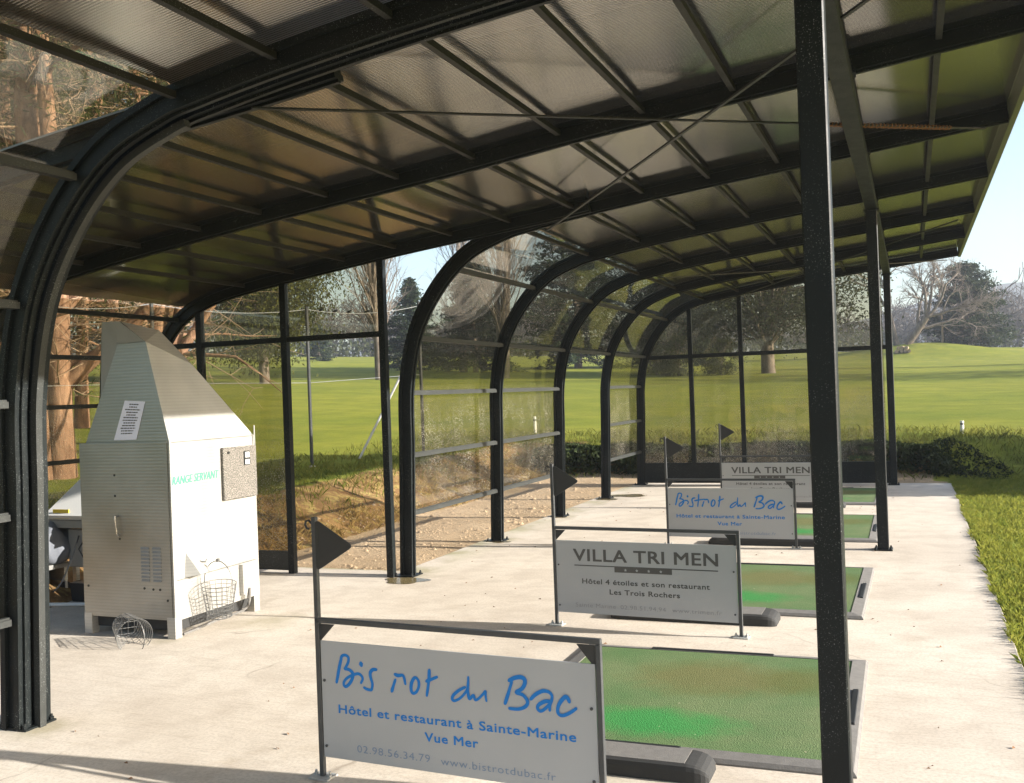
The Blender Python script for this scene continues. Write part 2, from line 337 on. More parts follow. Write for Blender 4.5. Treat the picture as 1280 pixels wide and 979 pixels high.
# ------------------------------------------------------------------ mesh helpers
class MB:
    def __init__(self): self.v = []; self.f = []
    def add(self, vs, fs):
        b = len(self.v); self.v.extend([tuple(map(float, q)) for q in vs]); self.f.extend([tuple(i+b for i in f) for f in fs]); return self
    def box(self, x0, x1, y0, y1, z0, z1, bev=0.0):
        if bev <= 0:
            vs = [(x, y, z) for z in (z0, z1) for y in (y0, y1) for x in (x0, x1)]
            return self.add(vs, [(0, 2, 3, 1), (4, 5, 7, 6), (0, 1, 5, 4), (2, 6, 7, 3), (0, 4, 6, 2), (1, 3, 7, 5)])
        b = bev
        def ring(z, ins):
            X0, X1, Y0, Y1 = x0+ins, x1-ins, y0+ins, y1-ins
            return [(X0+b, Y0, z), (X1-b, Y0, z), (X1, Y0+b, z), (X1, Y1-b, z), (X1-b, Y1, z), (X0+b, Y1, z), (X0, Y1-b, z), (X0, Y0+b, z)]
        vs = ring(z0, b)+ring(z0+b, 0)+ring(z1-b, 0)+ring(z1, b)
        fs = [tuple(reversed(range(8))), tuple(range(24, 32))]
        for k in range(3):
            for i in range(8):
                j = (i+1) % 8; fs.append((k*8+i, k*8+j, k*8+8+j, k*8+8+i))
        return self.add(vs, fs)
    def prism(self, poly, axis, a, b):
        """polygon in the two other axes, extruded from a to b along axis (0,1,2)"""
        n = len(poly)
        def P(q, t):
            if axis == 0: return (t, q[0], q[1])
            if axis == 1: return (q[0], t, q[1])
            return (q[0], q[1], t)
        vs = [P(q, a) for q in poly]+[P(q, b) for q in poly]
        fs = [tuple(range(n-1, -1, -1)), tuple(range(n, 2*n))]+[(i, (i+1) % n, n+(i+1) % n, n+i) for i in range(n)]
        return self.add(vs, fs)
    def tube(self, pts, r, n=6, cap=True, r1=None):
        pts = [Vector(q) for q in pts]; m = len(pts); vs = []; fs = []; prev = None
        for i, q in enumerate(pts):
            t = (pts[min(i+1, m-1)]-pts[max(i-1, 0)])
            if t.length < 1e-9: t = Vector((0, 0, 1))
            t.normalize()
            if prev is None:
                a = Vector((0, 0, 1)) if abs(t.z) < .9 else Vector((1, 0, 0))
                u = t.cross(a).normalized()
            else:
                u = (prev-t*prev.dot(t))
                u = u.normalized() if u.length > 1e-6 else t.orthogonal().normalized()
            prev = u; v = t.cross(u)
            if isinstance(r, (list, tuple)): rr = r[i]
            else: rr = r if r1 is None else r+(r1-r)*i/(m-1)
            for k in range(n):
                a = 2*PI*k/n; vs.append(q+(u*math.cos(a)+v*math.sin(a))*rr)
        for i in range(m-1):
            for k in range(n):
                j = (k+1) % n; fs.append((i*n+k, i*n+j, i*n+n+j, i*n+n+k))
        if cap: fs += [tuple(range(n-1, -1, -1)), tuple(range((m-1)*n, m*n))]
        return self.add(vs, fs)
    def bar(self, p, q, w, h, up=(0, 0, 1)):
        p, q = Vector(p), Vector(q); t = (q-p).normalized(); u = t.cross(Vector(up)).normalized(); v = u.cross(t)
        vs = [c+u*sx*w/2+v*sy*h/2 for c in (p, q) for sx, sy in ((-1, -1), (1, -1), (1, 1), (-1, 1))]
        return self.add(vs, [(3, 2, 1, 0), (4, 5, 6, 7), (0, 1, 5, 4), (1, 2, 6, 5), (2, 3, 7, 6), (3, 0, 4, 7)])
    def lathe(self, prof, c, n=16):
        vs = []; fs = []
        for r, z in prof:
            for k in range(n): vs.append((c[0]+r*math.cos(2*PI*k/n), c[1]+r*math.sin(2*PI*k/n), c[2]+z))
        for i in range(len(prof)-1):
            for k in range(n):
                j = (k+1) % n; fs.append((i*n+k, i*n+j, i*n+n+j, i*n+n+k))
        fs += [tuple(range(n-1, -1, -1)), tuple(range((len(prof)-1)*n, len(prof)*n))]
        return self.add(vs, fs)
    def build(self, name, mat, parent=None, smooth=False):
        me = bpy.data.meshes.new(name); me.from_pydata(self.v, [], self.f); me.update()
        if smooth: me.polygons.foreach_set('use_smooth', [True]*len(me.polygons))
        o = bpy.data.objects.new(name, me); COL.objects.link(o)
        if mat is not None: me.materials.append(mat)
        if parent is not None: o.parent = parent
        return o

def np_mesh(name, V, F, mat, parent=None, smooth=False, uv=None):
    """V (n,3) array, F (m,k) array of equal-length faces"""
    me = bpy.data.meshes.new(name); k = F.shape[1]
    me.vertices.add(len(V)); me.vertices.foreach_set('co', V.astype(np.float32).ravel())
    me.loops.add(F.size); me.loops.foreach_set('vertex_index', F.astype(np.int32).ravel())
    me.polygons.add(len(F)); me.polygons.foreach_set('loop_start', np.arange(0, F.size, k, dtype=np.int32))
    if smooth: me.polygons.foreach_set('use_smooth', np.ones(len(F), dtype=bool))
    me.update(calc_edges=True); me.validate()
    me.materials.append(mat)
    o = bpy.data.objects.new(name, me); COL.objects.link(o)
    if parent is not None: o.parent = parent
    return o

def empty(name, loc=(0, 0, 0), rz=0.0):
    o = bpy.data.objects.new(name, None); COL.objects.link(o); o.location = loc; o.rotation_euler = (0, 0, rz); o.empty_display_size = .1
    return o
def tag(o, label=None, cat=None, group=None, kind=None):
    for k, v in (('label', label), ('category', cat), ('group', group), ('kind', kind)):
        if v: o[k] = v
    return o
def catmull(P, n=6, closed=False):
    P = [np.array(q, float) for q in P]; out = []; m = len(P)
    for i in range(m-1):
        p0 = P[i-1] if i > 0 else (P[-2] if closed else P[0]); p1 = P[i]; p2 = P[i+1]
        p3 = P[i+2] if i+2 < m else (P[1] if closed else P[-1])
        for k in range(n):
            t = k/n
            out.append(.5*((2*p1)+(-p0+p2)*t+(2*p0-5*p1+4*p2-p3)*t*t+(-p0+3*p1-3*p2+p3)*t**3))
    out.append(P[-1]); return out

# ------------------------------------------------------------------ terrain
def smooth01(t): t = np.clip(t, 0, 1); return t*t*(3-2*t)
def vnoise(x, y, seed=0):
    rs = np.random.RandomState(seed); s = np.zeros_like(x)
    for k in range(6):
        a = rs.uniform(0, 2*PI); f = rs.uniform(.6, 1.7); s = s+np.sin((x*np.cos(a)+y*np.sin(a))*f+rs.uniform(0, 6.3)+1.3*np.sin(x*.37+y*.51+k))
    return s/6
def height(x, y, detail=True):
    x = np.asarray(x, float); y = np.asarray(y, float)
    wob = .28*vnoise(x*1.3, y*1.3, 3) if detail else 0.0
    d = np.maximum(-2.0-x, y-13.8)+wob
    wide = np.where(-2.0-x > y-13.8, 1.6, 1.6-1.0*smooth01((x+3.2)/2.0)+2.2*smooth01((x-4.6)/2.2))
    b = .5*smooth01(d/wide)
    r = np.hypot(x-4.4, y+3.9); a = np.degrees(np.arctan2(x-4.4, y+3.9)); ac = np.clip(a, -60, 20)
    k = .0348+(5-ac)*.00057
    fo = 1-np.clip((np.abs(a)-75)/35, 0, 1)
    q = np.maximum(0, r-15); q = q*q/(q+6)
    far = np.clip((r-170)/200, 0, 1)
    h = b+k*q*fo*(1-.35*far)
    h = h+1.5*np.exp(-((x-5.2)/7.5)**2-((y-100)/5.0)**2)+.8*np.exp(-((x-13)/8.0)**2-((y-108)/6.0)**2)
    if detail:
        bank = smooth01(d/.5)*(1-smooth01((d-2.2)/2))
        h = h+bank*(.09*vnoise(x*4, y*4, 5)+.04*vnoise(x*11, y*11, 6))+smooth01((r-14)/10)*.05*vnoise(x*.5, y*.5, 8)
        h = h+.012*vnoise(x*5, y*5, 9)
    slab = ((x > -.10) & (x < 4.84) & (y < 13.05)) | ((x > -3.3) & (x < 0) & (y < 4.6) & (y > -.5))
    near = np.where(slab, -.09, 0.0)
    return h-.014*(1-smooth01(d/.4))+near

def build_terrain():
    N = 430
    t = np.linspace(-1, 1, N); A = 5.5; T = math.asinh(620/A)
    g = A*np.sinh(t*T)
    X, Y = np.meshgrid(g+.5, g+8.0); x = X.ravel(); y = Y.ravel()
    z = height(x, y)
    V = np.stack([x, y, z], 1)
    idx = np.arange(N*N).reshape(N, N)
    F = np.stack([idx[:-1, :-1].ravel(), idx[:-1, 1:].ravel(), idx[1:, 1:].ravel(), idx[1:, :-1].ravel()], 1)
    o = np_mesh('ground', V, F, MT['terrain'], smooth=True)
    d = np.maximum(-2.0-x, y-13.8)+.28*vnoise(x*1.3, y*1.3, 3)
    grass = smooth01((d-1.15)/.7)
    grass = np.maximum(grass, smooth01((y-14.15)/.3)*smooth01((x+2.0)/1.0))
    grass = np.maximum(grass, smooth01((y-13.2)/.2)*smooth01((x-4.4)/.5))
    grass = np.maximum(grass, smooth01((x-4.75)/.15))
    soil = smooth01((d+.05)/.3)
    at = o.data.color_attributes.new('cover', 'FLOAT_COLOR', 'POINT')
    C = np.stack([soil, grass, np.zeros_like(x), np.ones_like(x)], 1).astype(np.float32)
    at.data.foreach_set('color', C.ravel())
    tag(o, 'mown green golf field with gravel strip and low earth bank', 'ground', kind='structure')
build_terrain()

def build_slab():
    mb = MB()
    # subdivided outline so the edge is slightly worn
    rs = np.random.RandomState(4)
    def edge(p, q, n, amp=.0035):
        out = []
        for i in range(n):
            t = i/n; j = rs.normal(0, amp) if i else 0
            dx, dy = q[0]-p[0], q[1]-p[1]; L = math.hypot(dx, dy)
            out.append((p[0]+dx*t-dy/L*j, p[1]+dy*t+dx/L*j))
        return out
    c = [(-.18, -6.5), (4.915, -6.5), (4.92, 13.14), (-.18, 13.14), (-.18, 4.5), (-3.12, 4.5), (-3.12, -.35), (-.18, -.35)]
    poly = []
    for i in range(len(c)): poly += edge(c[i], c[(i+1) % len(c)], 24 if i in (1, 3) else 8)
    n = len(poly)
    # top with a small bevel
    cx = lambda q, s: (q[0]+s*(1 if q[0] < 2 else -1)*.008, q[1])
    vs = [(*q, -.16) for q in poly]+[(*q, -.010) for q in poly]+[(*cx(q, 1), 0.0) for q in poly]
    fs = [tuple(range(2*n, 3*n))]+[(k*n+i, k*n+(i+1) % n, (k+1)*n+(i+1) % n, (k+1)*n+i) for k in range(2) for i in range(n)]
    mb.add(vs, fs)
    o = mb.build('pavement', MT['concrete'])
    tag(o, 'pale concrete slab under the shelter', 'pavement', kind='structure')
    for k, (x, y, rx, ry) in enumerate([(.10, 4.05, .20, .15), (.08, 6.35, .10, .07), (.02, 8.5, .10, .08), (.06, 10.6, .16, .14), (.25, 11.1, .28, .2)]):
        m = MB(); pts = []
        for i in range(26):
            a = 2*PI*i/26; r = 1+.15*math.sin(3*a+k)+.08*math.sin(5*a+2*k)
            pts.append((x+rx*r*math.cos(a), y+ry*r*math.sin(a), .004))
        m.add(pts, [tuple(range(26))])
        p = m.build('damp_patch', MT['water'])
        tag(p, kind='structure')
build_slab()

def build_hills():
    n = 90; V = []; F = []
    for ring, (R, zk) in enumerate([(430, 0), (470, .75), (520, 1.0), (640, .6)]):
        for i in range(n):
            a = math.radians(-80+125*i/(n-1)); hh = 31+7*math.sin(a*5+1)+5*math.sin(a*11)+3*math.sin(a*23)
            V.append((4+R*math.sin(a), -4+R*math.cos(a), hh*zk if zk else 0))
    for k in range(3):
        for i in range(n-1): F.append((k*n+i, k*n+i+1, k*n+n+i+1, k*n+n+i))
    o = np_mesh('hills', np.array(V), np.array(F), MT['hill'], smooth=True)
    tag(o, 'low wooded hills on the horizon', 'hills', kind='structure')
build_hills()

# ------------------------------------------------------------------ shelter
SP = 2.1455
YA = [i*SP for i in range(-2, 7)]          # arches: -2..6
MAIN = [(0, 0), (.018, .6), (.037, 1.2), (.056, 1.75), (.168, 2.24), (.40, 2.63), (.707, 2.92), (1.066, 3.075), (1.31, 3.13), (1.757, 3.205), (2.35, 3.285), (3.1, 3.37), (4.1, 3.475), (5.10, 3.585)]
WIDE = [(-2.96, 0), (-2.945, .6), (-2.93, 1.3), (-2.85, 1.78), (-2.72, 2.12), (-2.55, 2.37), (-2.40, 2.51), (-2.21, 2.62), (-1.96, 2.71), (-1.60, 2.78), (-1.03, 2.865), (-.47, 2.94), (.07, 3.01), (.63, 3.075), (1.19, 3.138), (1.757, 3.205), (2.35, 3.285), (3.1, 3.37), (4.1, 3.475), (5.10, 3.585)]
PM = [tuple(q) for q in catmull(MAIN, 8)]; PW = [tuple(q) for q in catmull(WIDE, 8)]
def normals(P):
    out = []
    for i in range(len(P)):
        a = P[max(0, i-1)]; b = P[min(len(P)-1, i+1)]; dx, dz = b[0]-a[0], b[1]-a[1]; L = math.hypot(dx, dz)
        out.append((-dz/L, dx/L))        # outward (left / up)
    return out
def band(mb, P, y0, y1, o0, o1):
    """sweep a rectangle y0..y1 x offsets o0..o1 (outward positive) along P in the x-z plane"""
    N = normals(P); n = len(P); vs = []; fs = []
    for (x, z), (nx, nz) in zip(P, N):
        for y, o in ((y0, o0), (y1, o0), (y1, o1), (y0, o1)): vs.append((x+nx*o, y, max(0.0, z+nz*o)))
    for i in range(n-1):
        for k in range(4):
            j = (k+1) % 4; fs.append((i*4+k, i*4+4+k, i*4+4+j, i*4+j))
    fs += [(0, 1, 2, 3), tuple(4*(n-1)+k for k in (3, 2, 1, 0))]
    mb.add(vs, fs); return mb
def clip(P, x0=None, x1=None, z0=None):
    """part of the path with x0<=x<=x1 or z>=z0, ends interpolated"""
    def inside(q): return (x0 is None or q[0] >= x0) and (x1 is None or q[0] <= x1) and (z0 is None or q[1] >= z0)
    out = []
    for i in range(len(P)-1):
        a, b = P[i], P[i+1]; ia, ib = inside(a), inside(b)
        if ia and not out: out.append(a)
        if ia != ib:
            ts = []
            for lim, ax in ((x0, 0), (x1, 0), (z0, 1)):
                if lim is not None and (a[ax]-lim)*(b[ax]-lim) < 0: ts.append((lim-a[ax])/(b[ax]-a[ax]))
            t = ts[0] if ts else 0
            out.append((a[0]+(b[0]-a[0])*t, a[1]+(b[1]-a[1])*t))
        if ib: out.append(b)
    return out
def path_at_x(P, x):
    for i in range(len(P)-1):
        if P[i][0] <= x <= P[i+1][0] and P[i+1][0] > P[i][0]:
            t = (x-P[i][0])/(P[i+1][0]-P[i][0]); return P[i][1]+(P[i+1][1]-P[i][1])*t
    return P[-1][1]
def path_at_z(P, z):
    for i in range(len(P)-1):
        if P[i][1] <= z <= P[i+1][1] and P[i+1][1] > P[i][1]:
            t = (z-P[i][1])/(P[i+1][1]-P[i][1]); return P[i][0]+(P[i+1][0]-P[i][0])*t
    return P[-1][0]

def build_shelter():
    root = empty('golf_shelter', (2, 4, 0))
    tag(root, 'long dark metal shelter with curved smoked panels over the hitting bays', 'shelter')
    inv = Matrix.Translation((-2, -4, 0))
    def put(mb, name, mat, par=root, smooth=False):
        o = mb.build(name, mat, par, smooth)
        if name in ('arch', 'roof_panel', 'wall_panel', 'inner_track'):
            o.data.polygons.foreach_set('use_smooth', [True]*len(o.data.polygons)); o.data.set_sharp_from_angle(angle=math.radians(35))
        if par is root: o.matrix_parent_inverse = inv
        return o
    def arch(P, y, double=False, foot=True):
        mb = MB()
        for dy in ((-.062, .062) if double else (0,)):
            yc = y+dy
            band(mb, P, yc-.046, yc+.046, .028, .062)          # outer flange
            band(mb, P, yc-.026, yc+.026, -.028, .030)         # web
            band(mb, P, yc-.040, yc+.040, -.058, -.026)        # inner flange
            band(mb, P, yc-.012, yc+.012, -.074, -.056)        # gasket ridge
        if foot:
            x0 = P[0][0]
            mb.box(x0-.10, x0+.10, y-.10, y+.10, .001, .011)
            for sx, sy in ((-.08, .085), (.08, .085), (.08, -.085), (-.08, -.085)):
                mb.lathe([(.014, .011), (.014, .024), (.008, .026), (.008, .038)], (x0+sx, y+sy, 0), 6)
        return put(mb, 'arch', MT['frame'])
    for i in (-2, -1, 2, 3, 4, 5, 6): arch(PM, i*SP)
    arch(PM, 0, True)
    for y in (.20, SP, 2*SP-.115): arch(clip(PW, x1=1.9) if y != SP else PW, y)
    # inner track piece along the big near arch
    tk = MB(); Pt = clip(PM, x1=1.15); band(tk, Pt, -.02, .02, -.115, -.076); put(tk, 'inner_track', MT['galv'])
    # purlins in every bay
    XP = [1.19, 1.757, 2.35, 2.90, 3.45, 4.58]
    def purlin(P, x, y0, y1, mat='purlin', name='purlin', z=None, wide=.034):
        zz = path_at_x(P, x)
        mb = MB(); sl = .10
        mb.box(x-wide/2, x+wide/2, y0+.047, y1-.047, zz-.012, zz+.022)
        return put(mb, name, MT[mat])
    for i in range(-2, 6):
        wide = i in (0, 1); P = PW if wide else PM
        y0, y1 = i*SP, (i+1)*SP
        if i == 0: y0 += .062
        if i == -1: y1 -= .062
        for x in XP: purlin(P, x, y0, y1)
        if wide:
            a0 = .20 if i == 0 else y0; a1 = y1 if i == 0 else y1-.115
            for x in (-1.60, -1.03, -.47, .07, .63): purlin(PW, x, a0, a1)
            for z in (.56, 1.16, 1.67, 2.12, 2.50):
                x = path_at_z(PW, z); m = MB(); m.box(x-.022, x+.022, a0+.047, a1-.047, z-.02, z+.02); put(m, 'wall_rail', MT['frame'])
        else:
            zs = (2.19, 2.80) if i == 4 else (.565, 1.105, 1.685, 2.19, 2.80)
            for z in zs:
                x = path_at_z(PM, z); m = MB()
                m.box(x-.024, x+.024, y0+.047, y1-.047, z-.02, z+.014)
                m.box(x-.012, x+.012, y0+.048, y1-.048, z+.013, z+.024); put(m, 'wall_rail', MT['galv'])
        # panels
        Pr = clip(P, x0=-2.30) if wide else clip(P, x0=1.19)
        m = MB(); N = normals(Pr)
        band(m, Pr, y0+.012, y1-.012, .0635, .0745); put(m, 'roof_panel', MT['roof'])
        if wide:
            Pw = clip(P, x1=-2.30, z0=.56)
            m = MB(); band(m, Pw, a0+.03, a1-.03, .022, .027); put(m, 'wall_panel', MT['glass'])
        else:
            Pw = clip(clip(PM, z0=2.19 if i == 4 else .565), x1=1.19)
            m = MB(); band(m, Pw, y0+.03, y1-.03, .0635, .0685); put(m, 'wall_panel', MT['glass'])
    # front posts and beam
    for i in (-3, 0, 3, 6):
        y = i*SP; x = 4.07; m = MB()
        m.box(x-.052, x+.052, y-.052, y+.052, .011, 3.30, .006)
        m.box(x-.085, x+.085, y-.085, y+.085, .001, .0115)
        m.box(x-.07, x+.07, y-.075, y+.075, 3.295, 3.312)
        for sx, sy in ((-.068, .068), (.068, .068), (.068, -.068), (-.068, -.068)):
            m.lathe([(.012, .011), (.012, .022), (.007, .024), (.007, .034)], (x+sx, y+sy, 0), 6)
        put(m, 'post', MT['frame'])
    m = MB(); m.box(4.015, 4.125, -6.6, 6*SP+.05, 3.312, 3.405, .005)
    put(m, 'beam', MT['frame'])
    m = MB()
    for i in range(-2, 7): m.box(4.0, 4.14, i*SP-.055, i*SP+.055, 3.4, 3.432)
    put(m, 'saddle_bracket', MT['frame'])
    m = MB(); m.prism([(5.105, 3.50), (5.145, 3.50), (5.145, 3.665), (5.06, 3.672), (5.06, 3.662), (5.105, 3.655)], 1, -4.45, 6*SP+.06)
    put(m, 'eave_trim', MT['trim'])
    # cross bracing under the roof
    def brace(p, q, strap=False):
        m = MB(); p, q = Vector(p), Vector(q)
        if strap:
            n = 70; u = (q-p).normalized()
            m.bar(p, q, .026, .009)
            s = p+(q-p)*.70; e = p+(q-p)*.90
            m.build
        else: m.bar(p, q, .020, .012)
        return put(m, 'brace', MT['galv'] if not strap else MT['frame'])
    brace((1.50, .07, 3.055), (4.94, 2*SP-.05, 3.475), True); brace((1.50, 2*SP-.05, 3.05), (4.94, .07, 3.455))
    # cord wound round one brace, its orange glints put into the colour
    m = MB(); p = Vector((1.50, .07, 3.055)); q = Vector((4.94, 2*SP-.05, 3.475)); pts = []
    u = (q-p).normalized(); a = u.cross(Vector((0, 0, 1))).normalized(); b = a.cross(u)
    for k in range(180):
        t = .66+.27*k/179; an = k*1.35; pts.append(p+(q-p)*t+a*.020*math.cos(an)+b*.014*math.sin(an))
    m.tube(pts, .005, 5); put(m, 'brace_cord', MT['orange_glint'])
    brace((1.50, 4*SP+.05, 3.05), (4.94, 6*SP-.05, 3.455)); brace((1.50, 6*SP-.05, 3.05), (4.94, 4*SP+.05, 3.455))
    # end wall
    ye = 6*SP
    def cell(P, x0, x1, z0, z1, y, name='end_panel', th=.006, mat='glass'):
        pts = [(x0, z0), (x1, z0)]
        xs = np.linspace(x1, x0, 12)
        for x in xs:
            zt = path_at_x(P, x)-.06
            pts.append((x, min(zt, z1)))
        pts = [(max(q[0], path_at_z(P, min(q[1], 2.4))+.05 if q[1] < 2.45 else q[0]), q[1]) for q in pts]
        m = MB(); m.prism(pts, 1, y-th/2, y+th/2); put(m, name, MT[mat])
    XM = [.93, 1.77, 2.86]
    for x in XM:
        m = MB(); zt = path_at_x(PM, x)-.058; m.box(x-.035, x+.035, ye-.03, ye+.03, .37, zt); put(m, 'mullion', MT['frame'])
    xs = [.10]+XM+[4.02]
    m = MB(); m.box(.09, 4.018, ye-.025, ye+.025, 2.135, 2.20); put(m, 'transom', MT['frame'])
    m = MB(); m.box(.06, 4.018, ye-.022, ye+.022, .03, .37); put(m, 'kick_board', MT['frame'])
    for a, b in zip(xs[:-1], xs[1:]):
        cell(PM, a+(.035 if a > .2 else -.03), b-.035, .37, 2.135, ye+.004); cell(PM, a+(.035 if a > .2 else .02), b-.035, 2.20, 3.6, ye+.004)
    # wall with the doorway between the alcove and the gravel
    yd = 2*SP-.10
    for x, zb in ((-2.19, .0), (-1.19, .0), (-.12, .0)):
        m = MB(); zt = path_at_x(PW, x)-.055; m.box(x-.032, x+.032, yd-.03, yd+.03, zb+.002, zt); put(m, 'mullion', MT['frame'])
    m = MB(); m.box(-2.62, -.152, yd-.025, yd+.025, 2.215, 2.265); put(m, 'transom', MT['frame'])
    m = MB(); m.box(-2.158, -1.222, yd-.022, yd+.022, .03, .21); put(m, 'kick_board', MT['galv'])
    m = MB(); m.box(-2.90, -2.222, yd-.022, yd+.022, .03, .21); put(m, 'kick_board', MT['galv'])
    cell(PW, -2.158, -1.222, .21, 2.215, yd+.004, 'end_panel'); cell(PW, -2.158, -1.222, 2.265, 3.4, yd+.004)
    cell(PW, -1.158, -.152, 2.265, 3.4, yd+.004)
    m = MB(); m.prism([(-2.88, .21), (-2.222, .21), (-2.222, 2.215), (-2.66, 2.10), (-2.80, 1.78)], 1, yd+.001, yd+.007); put(m, 'end_panel', MT['glass'])
build_shelter()

# ------------------------------------------------------------------ hitting mats
def build_mats():
    first = True
    spec = [(2.40, 4.10, .44, 2.24, 'worn green hitting mat nearest the camera, beside the first painted sign', 1),
            (2.38, 4.02, 3.37, 5.32, 'green hitting mat beside the second sign, with a black slot along its right edge', 2),
            (2.40, 4.0, 6.86, 8.93, 'bright green hitting mat just beyond the third sign', 3),
            (2.42, 3.95, 10.10, 12.13, 'farthest green hitting mat, close to the end wall', 4)]
    for x0, x1, y0, y1, lab, k in spec:
        cx, cy = (x0+x1)/2, (y0+y1)/2
        r = empty('hitting_mat', (cx, cy, 0), [0.012, -.006, .004, 0][k-1])
        tag(r, lab, 'mat', 'hitting mats along the bays')
        hx, hy = (x1-x0)/2, (y1-y0)/2; fw = .085
        def rim(ax0, ax1, ay0, ay1, inner):
            # low ramped rubber edge: outside low, inside high
            m = MB(); return m
        m = MB(); zi, zo = .034, .008
        ox = [(-hx, -hy), (hx, -hy), (hx, hy), (-hx, hy)]; ix = [(-hx+fw, -hy+fw), (hx-fw, -hy+fw), (hx-fw, hy-fw), (-hx+fw, hy-fw)]
        vs = [(*q, .001) for q in ox]+[(*q, zo) for q in ox]+[(q[0]*.985, q[1]*.985, zo+.016) for q in ox]+[(*q, zi) for q in ix]+[(*q, .001) for q in ix]
        fs = [(k4*4+i, k4*4+(i+1) % 4, (k4+1)*4+(i+1) % 4, (k4+1)*4+i) for k4 in range(4) for i in range(4)]
        m.add(vs, fs); m.build('rubber_frame', MT['rubber'], r)
        m = MB(); m.box(-hx+fw+.001, hx-fw-.001, -hy+fw+.001, hy-fw-.001, .004, .030); m.build('turf', MT['turf'], r)
        for (a0, a1, b0, b1) in ((-.42, .32, hy-.075, hy-.045), (-.95 if False else -hx+.25, .10, -hy+.050, -hy+.082), (hx-.06, hx-.03, -hy+.6, -hy+1.15)):
            m = MB(); m.box(a0, a1, b0, b1, .022, .0385, .003); m.build('ball_slot', MT['black'], r)
        # rubber bumper lying along the near edge
    bump = [(2.35, 3.54, .20, .41, 'grey rubber bumper in front of the nearest mat'),
            (2.30, 3.47, 3.02, 3.30, 'grey rubber bumper in front of the second mat, behind the second sign'),
            (2.35, 3.50, 6.50, 6.78, 'grey rubber bumper behind the third sign'),
            (2.35, 3.52, 9.75, 10.02, 'grey rubber bumper behind the farthest sign')]
    for x0, x1, y0, y1, lab in bump:
        cx, cy = (x0+x1)/2, (y0+y1)/2; hx, hy = (x1-x0)/2, (y1-y0)/2
        m = MB()
        prof = [(-hy, .002), (hy, .002), (hy, .05), (hy*.95, .068), (hy*.82, .075), (-hy*.82, .075), (-hy*.95, .068), (-hy, .05)]
        secs = [(-hx, .45), (-hx+.012, .68), (-hx+.03, .84), (-hx+.055, .95), (-hx+.09, 1), (0, 1), (hx-.09, 1), (hx-.055, .95), (hx-.03, .84), (hx-.012, .68), (hx, .45)]
        vs = []; n = len(prof)
        for sx, s in secs:
            for (py, pz) in prof: vs.append((sx, py*(.6+.4*s), pz*s))
        fs = [(i*n+j, i*n+(j+1) % n, i*n+n+(j+1) % n, i*n+n+j) for i in range(len(secs)-1) for j in range(n)]
        fs += [tuple(range(n-1, -1, -1)), tuple(range((len(secs)-1)*n, len(secs)*n))]
        m.add(vs, fs); o = m.build('rubber_bumper', MT['darkrub'] if y0 > 1 else MT['darkrub'], None); o.location = (cx, cy, 0)
        e = MB(); e.prism([(hy*.81, .0745), (hy*.81, .0775), (-hy*.81, .0775), (-hy*.81, .0745)], 0, -hx+.10, hx-.10)
        e.build('worn_top', MT['rubber'], o)
        tag(o, lab, 'bumper', 'rubber bumpers in front of the mats')
build_mats()

# ------------------------------------------------------------------ signs
def text_mesh(body, width, height, bold=0.0, spacing=1.0):
    """verts/faces of a line of text, left at 0, baseline at 0, scaled to width x cap height"""
    cu = bpy.data.curves.new('t', 'FONT'); cu.body = body; cu.size = 1.0; cu.offset = bold; cu.space_character = spacing
    cu.resolution_u = 3; cu.fill_mode = 'FRONT'
    ob = bpy.data.objects.new('t', cu); COL.objects.link(ob)
    dg = bpy.context.evaluated_depsgraph_get(); me = bpy.data.meshes.new_from_object(ob.evaluated_get(dg))
    V = np.array([v.co[:] for v in me.vertices]); F = [tuple(p.vertices) for p in me.polygons]
    bpy.data.objects.remove(ob); bpy.data.curves.remove(cu); bpy.data.meshes.remove(me)
    cap = .729
    V[:, 0] -= V[:, 0].min(); sx = width/V[:, 0].max(); V[:, 0] *= sx; V[:, 1] *= height/cap
    return V, F
def put_text(body, x, z, width, cap, mat, par, y, bold=.0, spacing=1.05, name='lettering'):
    V, F = text_mesh(body, width, cap, min(bold, 0), spacing)
    mb = MB(); d = max(bold, 0)*cap
    for k, (sx, sz) in enumerate(((0, 0), (-1, -.7), (1, .7), (-1, .7), (1, -.7)) if bold > 0 else ((0, 0),)):
        mb.add([(x+a[0]+sx*d, y-.00008*k, z+a[1]+sz*d) for a in V], F)
    return mb.build(name, mat, par)
def stroke(mb, pts, w, y, closed=False):
    P = [np.array(q) for q in catmull(pts, 7, closed)]; n = len(P)
    vs = []; fs = []
    for i, q in enumerate(P):
        t = P[min(i+1, n-1)]-P[max(i-1, 0)]
        if closed and i in (0, n-1): t = P[1]-P[-2]
        t = t/(np.linalg.norm(t)+1e-9); nn = np.array((-t[1], t[0]))
        u = i/(n-1); ww = w/2*(.86+.22*math.sin(3.1*u+.6)+.10*math.sin(9*u))
        vs += [(q[0]+nn[0]*ww, y+i*1e-6, q[1]+nn[1]*ww), (q[0]-nn[0]*ww, y+i*1e-6, q[1]-nn[1]*ww)]
    fs = [(2*i, 2*i+1, 2*i+3, 2*i+2) for i in range(n-1)]
    mb.add(vs, fs)
    if not closed:
        for q, ww in ((P[0], w*.42), (P[-1], w*.40)):
            mb.add([(q[0]+ww*math.cos(2*PI*k/10), y+3e-4, q[1]+ww*math.sin(2*PI*k/10)) for k in range(10)], [tuple(range(10))])
